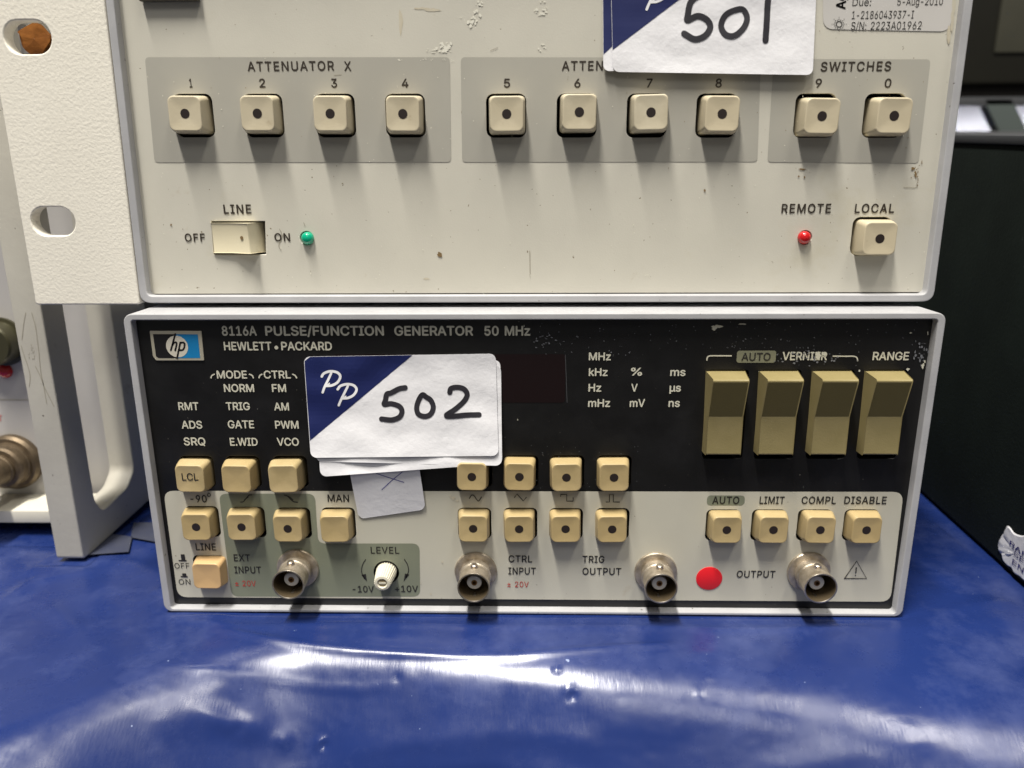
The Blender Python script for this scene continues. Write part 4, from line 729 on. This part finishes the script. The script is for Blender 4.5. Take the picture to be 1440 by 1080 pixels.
# lettering
TRACK = 0.07
def tu(s, a, b, y, c=12.2, bold=0.017, off=0.14, **k): return text(s, a, b, y, c, YP, M['ink'], up, bold, off=off, **k)
for i, (s, x, w_) in enumerate((('1', 268.5, 4), ('2', 369, 8.5), ('3', 470, 8.5), ('4', 569.7, 9.5), ('5', 713, 9), ('6', 812, 9), ('7', 913.3, 8.5), ('8', 1010.5, 9), ('9', 1151, 9), ('0', 1248.5, 9.5))):
    tu(s, x-w_/2, x+w_/2, 117, 12)
tu('ATTENUATOR', 348, 470, 93, 12.8); tu('X', 484, 494, 93, 12.8); tu('ATTENUATOR', 790, 912, 92.3, 12.8); tu('Y', 925, 936, 92.3, 12.8); tu('SWITCHES', 1154, 1253, 93.5, 12.8)
tu('LINE', 314.5, 353.5, 294); tu('OFF', 260, 288.5, 334, 10.8); tu('ON', 386, 408, 333.5, 10.8); tu('REMOTE', 1099, 1168.5, 293); tu('LOCAL', 1202, 1257.5, 293)
TRACK = 0.0
# old badge at the top
mb = MB(); a = xz(196, 1.5, YP-1.6); b = xz(272, -60, YP-1.6); mb.box(a[0], b[0], YP-1.9, YP-0.05, a[1], b[1]); build('old_badge', mb, M['oldbadge'], up, 30, 0.25)
# calibration label
cy_ = YP-0.12
cal = plate('calibration_label', [rpoly([xz(1157, -70, cy_), xz(1157.5, 41, cy_), xz(1336, 44.5, cy_), xz(1350, -70, cy_)], 2.6)], cy_, M['calst'], up, 0.1, 0.02)
def tcx(s, a, b, y, c, bold=0.0): return text(s, a, b, y, c, cy_, M['inkb'], cal, bold, off=0.06)
tcx('Due:', 1199, 1225, 3, 10.5); tcx('5-Aug-2010', 1262, 1326, 2, 10.5); tcx('1-2186043937-I', 1198, 1285, 20.8, 11); tcx('S/N: 2223A01962', 1197, 1296, 36, 11)
text('Calibrated', 1199, 1268, -16, 10.5, cy_, M['inkb'], cal, 0, off=0.06)
v, f = text_pts('Agilent', 0.02); a0 = at(1188.5, 13, 1, cy_-0.06); sc_ = 2.25/CAP
me = bpy.data.meshes.new('lettering'); me.from_pydata([(a0[0]-p[1]*sc_, cy_-0.06, a0[2]+(p[0]-min(q[0] for q in v))*sc_*0.9) for p in v], [], f); link('lettering', me, M['inkb'], cal, 0)
mb = MB()
for k in range(16):
    a = 2*math.pi*k/16; L_ = (4, 7, 10) if k % 2 == 0 else (4, 6.3)
    for j, rr in enumerate(L_):
        cx, cyy = 1180+rr*math.cos(a), 34+rr*math.sin(a)
        pts = [at(cx+(0.85-0.15*j)*math.cos(t), cyy+(0.85-0.15*j)*math.sin(t), 1, cy_-0.06) for t in [2*math.pi*i/8 for i in range(8)]]; mb.add(pts, [tuple(range(8))])
me = bpy.data.meshes.new('spark_mark'); me.from_pydata(mb.v, [], mb.f); link('spark_mark', me, M['inkb'], cal, 0)
# residue, stains and chips on the cream paint
random.seed(21)
rs = [(622, 68, 9, 7), (628, 66, 8, 8), (632, 71, 8, 3), (616, 72, 9, 3), (601, 71, 4, 2.5), (762, 67, 7, 5), (759, 17, 10, 6), (766, 11, 6, 4), (663, 33, 7, 8), (670, 24, 6, 9), (675, 5, 7, 6),
      (648, 24, 3, 1.5), (561, 84, 5, 2.5), (596, 83.5, 7, 2), (606, 84, 3, 1.5), (625, 84.5, 4, 1.5), (636, 85, 3, 2), (764, 2, 6, 3), (910, 387, 5, 1.6), (745, 389, 1, 5), (680, 414, 5, 1.2), (262, 404, 5, 1), (276, 407, 3, 1)]
rs2 = []
for (cx, cy, rx, ry) in rs:
    for _ in range(max(4, int(rx*ry/5))):
        k = random.random()**0.6; a = random.uniform(0, 6.28); q = random.uniform(0.12, 0.45)
        rs2.append((cx+rx*k*math.cos(a), cy+ry*k*math.sin(a), max(0.5, rx*q), max(0.5, ry*q)))
blobs('residue_patch', rs2, YP, 0.10, M['residue'], up, 0.65)['kind'] = 'stuff'
blobs('stain_patch', [(607, 14, 17, 3), (592, 12, 14, 2), (563, 30, 4, 26), (600, 392, 6, 2)], YP, 0.05, M['stain'], up, 0.6)['kind'] = 'stuff'
gr = [(618, 357.5, 4, 4.5), (620, 359, 3, 3), (1283, 237, 4, 3), (1287, 245, 2, 6), (1281, 250, 1, 1), (1296, 228, 0.8, 4), (1128, 238, 6, 1.8), (1123, 248, 2, 1.5), (1131, 249, 1.5, 2), (991, 268, 2, 2.5), (241, 316, 2, 2)]
gr += [(1290+random.gauss(0, 2), 232+random.uniform(0, 30), 0.8, 1.2) for _ in range(16)]
blobs('grime_spot', gr, YP, 0.16, M['grime'], up, 0.6)['kind'] = 'stuff'
blobs('edge_grime', [(1339, 25, 3, 14), (1341, 8, 3, 18), (1334, 48, 3, 16), (1338, 38, 2.5, 10)], YP, 0.13, M['stain'], up, 0.4)
strokes('scratch', [[(1271, 263.5), (1289, 263.5), (1289, 258)], [(745, 353), (745.5, 388)], [(393, 322), (396, 330), (392, 345), (395, 352)], [(398, 330), (394, 340)], [(427, 313), (429, 318)], [(700, 67), (690, 71)], [(480, 105), (470, 106)]],
        0.8, YP, M['pencil'], up, 0.12)
random.seed(5)
blobs('paint_fleck', [(random.uniform(215, 1300), random.uniform(60, 405), random.uniform(0.4, 1.0), random.uniform(0.4, 1.2)) for _ in range(90)], YP, 0.17, M['residue'], up, 0.5)['kind'] = 'stuff'
blobs('dirt_fleck', [(random.uniform(215, 1300), random.uniform(5, 405), random.uniform(0.3, 0.9), random.uniform(0.3, 0.9)) for _ in range(90)], YP, 0.17, M['grime'], up, 0.5)['kind'] = 'stuff'
# rack ear with slots
YEAR = YU-0.2
e = lambda px, py: xz(px, py, YEAR)
zt_ = 178.0; ze = e(50, 428.5)[1]
eo = rpoly([(e(196.5, 429)[0], ze), (e(146.5, 0)[0]+0.2, zt_), (e(50, 428)[0], zt_), (e(50, 428)[0], ze)], 0.8, 4)
def slot(cx, cy, w_=11.6, h_=7.7):
    c = e(cx, cy); return rrect(c[0]-w_/2, c[0]+w_/2, c[1]-h_/2, c[1]+h_/2, h_/2-0.02, 8)
ear_o = plate('rack_ear', [eo, slot(74.5, 311.3, 11.8, 7.5), slot(38.5, 52.2, 12, 7.9)], YEAR, M['ear'], up, 4.0, 0.35)
mb = MB(); mb.box(e(196.5, 429)[0]-3.0, e(196.5, 429)[0]-0.1, YEAR+4.0, YEAR+120, ze+0.3, 177.5); build('ear_flange', mb, M['ear'], up, 30, 0.3)

# ------------------------------------------------------------------ stacked lot cards
def depthY(py, y_top, y_bot, d0, d1): 
    t = min(max((py-y_top)/(y_bot-y_top), -0.2), 1.2); return d0+(d1-d0)*t*t
def card(name, quad, dfun, label, parent=None, rad=0.05, wob=0.0, seed=0, mtop='paper', thick=0.13):
    """quad: TL, TR, BR, BL pixels; dfun(px, py) -> plane depth"""
    TL, TR, BR, BL = [Vector(p) for p in quad]
    W_ = (TR-TL).length; H_ = (BL-TL).length; r = rad*W_
    vs = [0, .12, .3, .6, 1.0]; rows = [r/H_*(1-math.cos(math.pi/2*k/5)) for k in range(6)]
    rows += list(np.linspace(r/H_, 1-r/H_, 14))[1:-1] + [1-q for q in rows[::-1]]
    nx = 26; grid = []
    for v in rows:
        dv = min(v, 1-v)*H_; ins = 0.0 if dv >= r else (r-math.sqrt(max(r*r-(r-dv)**2, 0)))/W_
        rw = []
        for i in range(nx+1):
            u = ins+(1-2*ins)*i/nx; p = (TL.lerp(TR, u)).lerp(BL.lerp(BR, u), v)
            y = dfun(p.x, p.y) + wob*noise.noise(Vector((p.x*0.02, p.y*0.03, seed)))
            rw.append(at(p.x, p.y, 1, y))
        grid.append(rw)
    mb = MB(); nr = len(grid); V = [p for rw in grid for p in rw]; n = len(V)
    V2 = V+[(p[0], p[1]+thick, p[2]) for p in V]; F = []
    def id_(a, b): return a*(nx+1)+b
    for a in range(nr-1):
        for b in range(nx):
            F.append((id_(a, b), id_(a+1, b), id_(a+1, b+1), id_(a, b+1))); F.append((n+id_(a, b), n+id_(a, b+1), n+id_(a+1, b+1), n+id_(a+1, b)))
    per = [id_(0, b) for b in range(nx+1)]+[id_(a, nx) for a in range(1, nr)]+[id_(nr-1, b) for b in range(nx-1, -1, -1)]+[id_(a, 0) for a in range(nr-2, 0, -1)]
    for i in range(len(per)):
        a, b = per[i], per[(i+1) % len(per)]; F.append((a, b, n+b, n+a))
    mb.add(V2, F); o = build(name, mb, M[mtop], parent, 40)
    if label: tag(o, label, 'paper label', 'stacked paper lot labels')
    return o
def fill_print(name, poly, dfun, m, parent, off, wob=0.0, seed=0, nr=20, nx=12):
    """triangular/quad print mapped on a card; poly as two pixel edges: left(v), right(v)"""
    lf, rf = poly; grid = []
    for a in range(nr+1):
        v = a/nr; A = Vector(lf(v)); B = Vector(rf(v)); rw = []
        for i in range(nx+1):
            p = A.lerp(B, i/nx); y = dfun(p.x, p.y)+wob*noise.noise(Vector((p.x*0.02, p.y*0.03, seed)))-off; rw.append(at(p.x, p.y, 1, y))
        grid.append(rw)
    mb = MB(); mb.add([p for rw in grid for p in rw], [(a*(nx+1)+b, (a+1)*(nx+1)+b, (a+1)*(nx+1)+b+1, a*(nx+1)+b+1) for a in range(nr) for b in range(nx)])
    me = bpy.data.meshes.new(name); me.from_pydata(mb.v, [], mb.f); return link(name, me, m, parent, 0)
def card_strokes(name, paths, w_, dfun, m, parent, off, wob, seed, closed=False):
    mb = MB(); f = lambda x, y: at(x, y, 1, dfun(x, y)+wob*noise.noise(Vector((x*0.02, y*0.03, seed)))-off)
    for k, p in enumerate(paths):
        ww = w_[k] if isinstance(w_, (list, tuple)) else w_
        ribbon(mb, smooth_path(p, 8, closed), ww, f)
    me = bpy.data.meshes.new(name); me.from_pydata(mb.v, [], mb.f); me.validate(); return link(name, me, m, parent, 0)
PPx = [[(135, 205), (148, 187), (185, 175), (225, 182), (243, 205), (228, 238), (195, 257), (160, 260)], [(190, 186), (172, 225), (152, 265), (140, 298)], [(163, 258), (180, 245)],
       [(228, 280), (245, 260), (285, 250), (322, 258), (338, 282), (322, 312), (290, 330), (258, 333)], [(287, 262), (268, 300), (248, 340), (234, 373)], [(258, 332), (276, 320)]]
def c6(p): return [(420+x/4.153, 480+y/4.153) for x, y in p]
def tri(TL, TRd, BLd, r):
    """blue corner with the card's own rounded corner"""
    TL, TRd, BLd = Vector(TL), Vector(TRd), Vector(BLd); H_ = (BLd-TL).length
    def lf(v):
        dv = v*H_; ins = 0 if dv >= r else r-math.sqrt(max(0, r*r-(r-dv)**2)); return TL.lerp(BLd, v)+(TRd-TL).normalized()*(ins+0.4)
    def rf(v): return TRd.lerp(BLd, v)
    return lf, rf
g = 'stacked paper lot labels'
d502 = lambda a: (lambda x, y: depthY(y, 498, 668, YL-0.75, YL-4.15)+a)
# small card below, tucked under the stack
dsm = lambda x, y: YL-0.35-2.3*min(max((735-y)/80, 0), 1)**1.2
sm_c = card('paper_label', [(487, 640), (586, 634), (598.5, 716.5), (504.5, 730)], dsm, 'small white tag with a blue pen cross below the 502 cards', rad=0.09)
sm_c['category'] = 'paper label'
card_strokes('pen_cross', [c6([(455, 772), (540, 800), (614, 823)]), c6([(604, 764), (545, 812), (486, 866)])], 0.95, dsm, M['pen'], sm_c, 0.05, 0, 0)
curl = lambda x: 1.5*math.exp(-((x-640)/26)**2)
card('paper_label', [(440, 512), (703.5, 506), (706.5, 652), (450.5, 670.5)], lambda x, y: d502(1.1)(x, y)-0.3, 'lowest white card of the 502 stack, its bottom edge showing above the pen cross tag', rad=0.035, wob=0.5, seed=3)
card('paper_label', [(434, 508), (704.5, 513), (706, 655), (444, 649)], lambda x, y: d502(0.45)(x, y)-0.0, 'middle white card of the 502 stack, showing along the right edge', rad=0.035, wob=0.35, seed=5)
top = card('paper_label', [(427, 501.7), (697, 497.5), (701, 641), (437, 643.8)], d502(0), 'top card of the lower stack, blue corner and handwritten 502', rad=0.032, wob=0.5, seed=8)
fill_print('blue_corner', tri((427.2, 501.9), (580, 499.4), (435.6, 620), 8.5), d502(0), M['navy'], top, 0.06, 0.5, 8)
card_strokes('letters', [c6(p) for p in PPx], [3.6, 3.4, 1.6, 3.6, 3.4, 1.6], d502(0), M['white'], top, 0.12, 0.5, 8)
card_strokes('handwritten_number', [c6([(622, 270), (585, 277), (540, 300), (515, 308), (506, 345), (500, 368), (540, 364), (585, 378), (603, 405), (590, 440), (545, 458), (484, 453)]),
             c6([(882, 298), (890, 275), (925, 268), (965, 278), (984, 310), (965, 350), (915, 395), (862, 432), (900, 437), (980, 430), (1054, 428)])], 7.2, d502(0), M['marker'], top, 0.12, 0.5, 8)
card_strokes('handwritten_number', [c6([(722, 312), (700, 345), (689, 390), (700, 425), (735, 438), (770, 425), (786, 385), (772, 345), (745, 325)])], 7.2, d502(0), M['marker'], top, 0.115, 0.5, 8, True)
# the 501 cards on the upper instrument
d501 = lambda a: (lambda x, y: YP-0.9-1.0*min(max((y+20)/125, 0), 1)**2+a)
card('paper_label', [(847, -62), (1136, -70), (1136, 96), (848.5, 100)], d501(0.45), 'rear card of the 501 stack, a blue and white strip showing at its left edge', rad=0.03, wob=0.1, seed=2)
b2 = [o for o in bpy.data.objects if o.name.startswith('paper_label')][-1]
rear = [o for o in col.objects if o.name.startswith('paper_label')]
rear = sorted(rear, key=lambda o: o.name)[-1]
fill_print('blue_corner', tri((847.2, -62), (1000, -64), (848.3, 77), 8), d501(0.45), M['navy'], rear, 0.05, 0.1, 2)
t1 = card('paper_label', [(858, -60), (1150.5, -66), (1143, 105.5), (862, 101)], d501(0), 'top card of the upper stack, blue corner and handwritten 501', rad=0.03, wob=0.3, seed=6)
fill_print('blue_corner', tri((858.2, -60), (1036, -62), (861.2, 70.5), 8), d501(0), M['navy'], t1, 0.06, 0.3, 6)
def m501(p):       # same printed letters, as they sit on this card
    return [(909+(x/4.153-56.0)*1.08, 13+(y/4.153-89.6)*1.08) for x, y in p]
card_strokes('letters', [m501(p) for p in PPx], [3.9, 3.6, 1.7, 3.9, 3.6, 1.7], d501(0), M['white'], t1, 0.12, 0.3, 6)
def c5(p): return [(840+x/2.769, y/2.769) for x, y in p]
card_strokes('handwritten_number', [c5([(420, -25), (385, -12), (362, 12), (352, 60), (352, 78), (390, 62), (425, 75), (440, 105), (420, 138), (380, 152), (338, 130)]),
             c5([(668, -30), (663, 20), (660, 80), (655, 157)])], 8.6, d501(0), M['marker'], t1, 0.12, 0.3, 6)
card_strokes('handwritten_number', [c5([(540, 38), (500, 58), (482, 100), (500, 134), (535, 138), (570, 108), (583, 70), (568, 38)])], 8.2, d501(0), M['marker'], t1, 0.115, 0.3, 6, True)

# ------------------------------------------------------------------ left instrument with its rack handle
li = thing('rack_instrument', (-200, 60, 0), 'grey-white instrument at the left edge with a rack handle, dark knob and brass connector', 'instrument')
YLi = 62.0; ZT = 178
plate('front_panel', [rrect(-420, -170.5, 9.5, ZT-4, 0.5, 2)], YLi, M['leftpanel'], li, 2, 0.1)
for za, zb_ in ((5.2, 9.8), (ZT-4.5, ZT)):
    mb = MB(); mb.box(-425, -158.0, 47.2, 63, za, zb_); build('frame_rail', mb, M['cream'], li, 30, 0.5)
mb = MB(); mb.box(-171, -147.4, 66.4, 70, 4.5, 176); build('rack_flange', mb, M['leftpanel'], li, 30, 0.3)
mb = MB(); mb.box(-425, -158.5, 70.2, 420, 5.5, ZT-0.5); build('case', mb, M['casedark'], li, 30, 0.8)
for yy in (90, 380):
    mb = MB(); mb.box(-200, -180, yy-8, yy+8, 0.4, 5.6); build('foot', mb, M['well'], li, 0, 0.5)
# handle: a plate in the depth plane with an opening
ho = rpoly([(29.2, 1.0), (29.2, 176), (90, 176), (90, 3.2), (70, 2.0), (34, 0.7)][::-1], 1.2, 4)
hi = rpoly([(40.2, 17.0), (40.2, 165), (66.35, 165), (66.2, 18.0), (60.5, 13.4), (43.8, 11.6)][::-1], 2.2, 6)
me = flat_mesh('rack_handle', [ho, hi], 9.0, 0.5)
me.transform(Matrix(((0, 0, 1, -147.1), (1, 0, 0, 0), (0, 1, 0, 0), (0, 0, 0, 1)))); hd = link('rack_handle', me, M['handle'], li, 40)
mb = MB()
def hf(px, py): return at(px, py, 1, 29.14)
def cz4(p): return [(x/5.4, 440+y/5.4) for x, y in p]
for p in ([(195, 0), (180, 80), (166, 205)], [(240, 0), (268, 100), (282, 200), (295, 300), (308, 440), (330, 550), (355, 690)], [(160, 250), (185, 330), (210, 400), (228, 480), (222, 560)], [(268, 405), (305, 480), (340, 570), (410, 710)]):
    ribbon(mb, smooth_path(cz4(p), 5), 0.9, hf)
for k in range(14):
    x, y = random.gauss(47, 2.5), random.gauss(500, 8); mb.add([hf(x+1.3*math.cos(t)*random.random(), y+2*math.sin(t)*random.random()) for t in [i*1.05 for i in range(6)]], [tuple(range(6))])
me = bpy.data.meshes.new('scratches'); me.from_pydata(mb.v, [], mb.f); me.validate(); link('scratches', me, M['pencil'], hd, 0)
# details on its panel
c = at(-12, 485, 1, YLi-6); mb = MB(); lathe(mb, c[0], c[2], [(8.6, YLi-0.1), (8.6, YLi-1.2), (7.4, YLi-1.4), (7.2, YLi-6.5), (6.6, YLi-7.2), (0.1, YLi-7.2)]); build('knob', mb, M['olive'], li, 30)
c = at(5, 522, 1, YLi-1); mb = MB(); lathe(mb, c[0], c[2], [(2.7, YLi-0.1), (2.7, YLi-0.5), (2.1, YLi-1.5), (1.2, YLi-2.0), (0.05, YLi-2.1)], 24); build('red_lamp', mb, M['red'], li, 60)
plate('panel_line', [pxrect(-300, 62, 561.4, 562.6, YLi, 0.05, 1)], YLi-0.12, M['pencil'], li)
text('OUTPUT', -40, 3.5, 588, 8, YLi, M['inkr'], li, 0.004)
c = at(14, 652, 1, YLi-3)
mb = MB(); lathe(mb, c[0], c[2], [(10.3, YLi-0.1), (10.3, YLi-2.2), (9.4, YLi-3.2), (8.2, YLi-3.3), (8.2, YLi-4.4), (7.8, YLi-4.6), (7.8, YLi-7.5), (7.0, YLi-8.2), (5.5, YLi-8.3), (5.5, YLi-9.5), (5.1, YLi-9.8)])
cn = build('coaxial_connector', mb, M['brass'], li, 30)
mb = MB(); lathe(mb, c[0], c[2], [(5.1, YLi-9.6), (5.2, YLi-24), (4.8, YLi-26), (0.1, YLi-26)]); build('plug_sleeve', mb, M['brass'], cn, 30)
# an orange-brown cable clamp seen through the top slot of the ear
cf = at(48, 55, 1, 24)
mb = MB(); lathe(mb, 0, 0, [(0.1, 0), (4.0, 0), (4.6, 1.0), (4.6, 9), (3.2, 10), (3.2, 16)], 24)
mb.v = [(cf[0]+x*0.9+1.6*noise.noise(Vector((x*.3, z*.3, 1))), 24+abs(y)*0.3+z*0.55+1.4*noise.noise(Vector((x*.4, z*.4, 5))), cf[2]+z*0.8-x*0.35+1.6*noise.noise(Vector((x*.3, z*.3, 9)))) for x, y, z in mb.v]
tag(build('cable_clamp', mb, M['orange'], up, 40), None, None)

# ------------------------------------------------------------------ tape on the sheet
def tape_piece(pts, label):
    q = [at(x, y, 2, 0.6) for x, y in pts]
    mb = MB(); n = len(q); mb.add([(p[0], p[1], 1.02) for p in q]+[(p[0], p[1], 0.95) for p in q], [tuple(range(n)), tuple(reversed(range(n, 2*n)))]+[(i, (i+1) % n, n+(i+1) % n, n+i) for i in range(n)])
    tag(build('tape_strip', mb, M['tape'], None, 0), label, 'tape', 'grey tape on the blue sheet')
tape_piece([(120, 782), (181, 777.5), (186, 756), (140, 750)], 'grey tape strip on the blue sheet touching the bottom of the rack handle')
tape_piece([(184, 757), (222, 764), (240, 764), (236, 736), (188, 736)], 'grey tape strip on the blue sheet against the lower instrument, right of the other strip')

# ------------------------------------------------------------------ right: dark green case, torn label, things behind
rb = thing('dark_case', (152, 0, 0), 'large dark green metal case standing on the blue sheet at the right edge', 'equipment case')
x_of = lambda y: 151.2+0.062*(y-17.5)
def slab(mb, y0, y1, z0, z1, dx0, wid, bp=0.0, tp=0.0):
    mb.add([(x_of(y0)+dx0, y0, z0+bp*y0), (x_of(y0)+wid, y0, z0+bp*y0), (x_of(y1)+wid, y1, z0+bp*y1), (x_of(y1)+dx0, y1, z0+bp*y1), (x_of(y0)+dx0, y0, z1+tp*y0), (x_of(y0)+wid, y0, z1+tp*y0), (x_of(y1)+wid, y1, z1+tp*y1), (x_of(y1)+dx0, y1, z1+tp*y1)],
           [(0, 3, 2, 1), (4, 5, 6, 7), (0, 1, 5, 4), (1, 2, 6, 5), (2, 3, 7, 6), (3, 0, 4, 7)])
mb = MB(); slab(mb, -12, 400, 1.2, 127.0, 0, 260, 0, 0.064); build('case_body', mb, M['darkbox'], rb, 30, 0.6)
mb = MB(); slab(mb, -13, 401, 127.0, 130.0, -0.6, 261, 0.064, 0.064); build('lid_rim', mb, M['darkrim'], rb, 30, 0.7)
mb = MB(); slab(mb, -11, 398, 0.0, 1.2, 1.2, 258); build('base_strip', mb, M['well'], rb, 0)
# torn label on its side
def ts(px, py, lift=0.25):
    p = at(px, py, 0, 152.3); x = x_of(p[1])-lift; return (x, p[1], p[2])
ol = [(1418, 740), (1413, 750), (1408, 757), (1405, 765), (1406, 774), (1411, 780), (1413, 788), (1420, 795), (1427, 799), (1431, 806), (1440, 811), (1450, 818), (1470, 815), (1475, 760), (1462, 747), (1446, 753), (1436, 752), (1428, 748), (1423, 741)]
mb = MB(); cx_, cy2 = 1438, 780; rings = []
random.seed(8)
for k, s_ in enumerate((1.0, 0.93, 0.75, 0.5, 0.25)):
    rings.append([ts(cx_+(x-cx_)*s_+(random.uniform(-.6, .6) if k == 0 else 0), cy2+(y-cy2)*s_, 0.15+(0.0 if k == 0 else 0.3+(0.35 if x < 1413 else 0.08)*noise.noise(Vector((x*.2*s_, y*.2, k))))) for x, y in smooth_path(ol, 3, True)[:-1]])
mb.loft(rings, False, True)
tl = tag(build('torn_label', mb, M['paper'], None, 20), 'torn white paper label with blue lettering on the side of the dark case', 'label')
def side_text(s, px, py, capmm, wfac=1.9):
    v, f = text_pts(s, 0.006); a = at(px, py, 0, 151.6); k = capmm/CAP; mn = min(p[0] for p in v)
    me = bpy.data.meshes.new('lettering'); me.from_pydata([(x_of(a[1]-(p[0]-mn)*k*wfac)-0.62, a[1]-(p[0]-mn)*k*wfac, a[2]+p[1]*k-(p[0]-mn)*k*0.03) for p in v], [], f)
    link('lettering', me, M['pen'], tl, 0)
side_text('RANTY', 1421.5, 766, 1.6, 2.3); side_text('SEAL', 1428, 780, 1.5, 2.3); side_text('EN', 1426, 792, 1.6, 2.3)
# stand with a dark case behind
st = thing('equipment_stand', (330, 420, 0), 'dark metal stand with a slanting strut behind the dark case, holding a black box', 'stand')
mb = MB(); mb.box(150, 760, 392, 700, 172.5, 178.6); build('shelf_plate', mb, M['darkrim'], st, 30, 0.8)
A = at(1398, 139, 1, 396); B = at(1424, 192, 1, 396); d = (B-A); k = (0.2-A[2])/d[2]; E_ = A+d*k
wv = 10.5
mb = MB(); mb.add([(A[0]-wv, 392, A[2]), (A[0]+wv, 392, A[2]), (A[0]+wv, 402, A[2]), (A[0]-wv, 402, A[2]), (E_[0]-wv, 392, 0.2), (E_[0]+wv, 392, 0.2), (E_[0]+wv, 402, 0.2), (E_[0]-wv, 402, 0.2)],
    [(0, 3, 2, 1), (4, 5, 6, 7), (0, 1, 5, 4), (1, 2, 6, 5), (2, 3, 7, 6), (3, 0, 4, 7)]); build('slanting_strut', mb, M['strut'], st, 30, 1.0)
for x, y in ((165, 420), (745, 420), (165, 690), (745, 690)):
    mb = MB(); mb.box(x-10, x+10, y-10, y+10, 0, 172.6); build('leg', mb, M['strut'], st, 30, 1.0)
bc = thing('black_case', (420, 400, 179), 'black equipment box out of focus at the top right, on the stand', 'equipment case')
mb = MB(); mb.box(160, 745, 388, 690, 187, 420); build('case_body', mb, M['darkcase'], bc, 30, 3)
a = at(1398, 74, 1, 387); mb = MB(); mb.box(a[0], a[0]+200, 386.5, 388.2, a[2], a[2]+120); build('side_plate', mb, M['plateolive'], bc, 30, 0.5)  # slightly lighter olive area on the front of the box
mb = MB(); mb.box(165, 740, 393, 685, 178.6, 187.1); build('base_plate', mb, M['well'], bc, 30, 1)
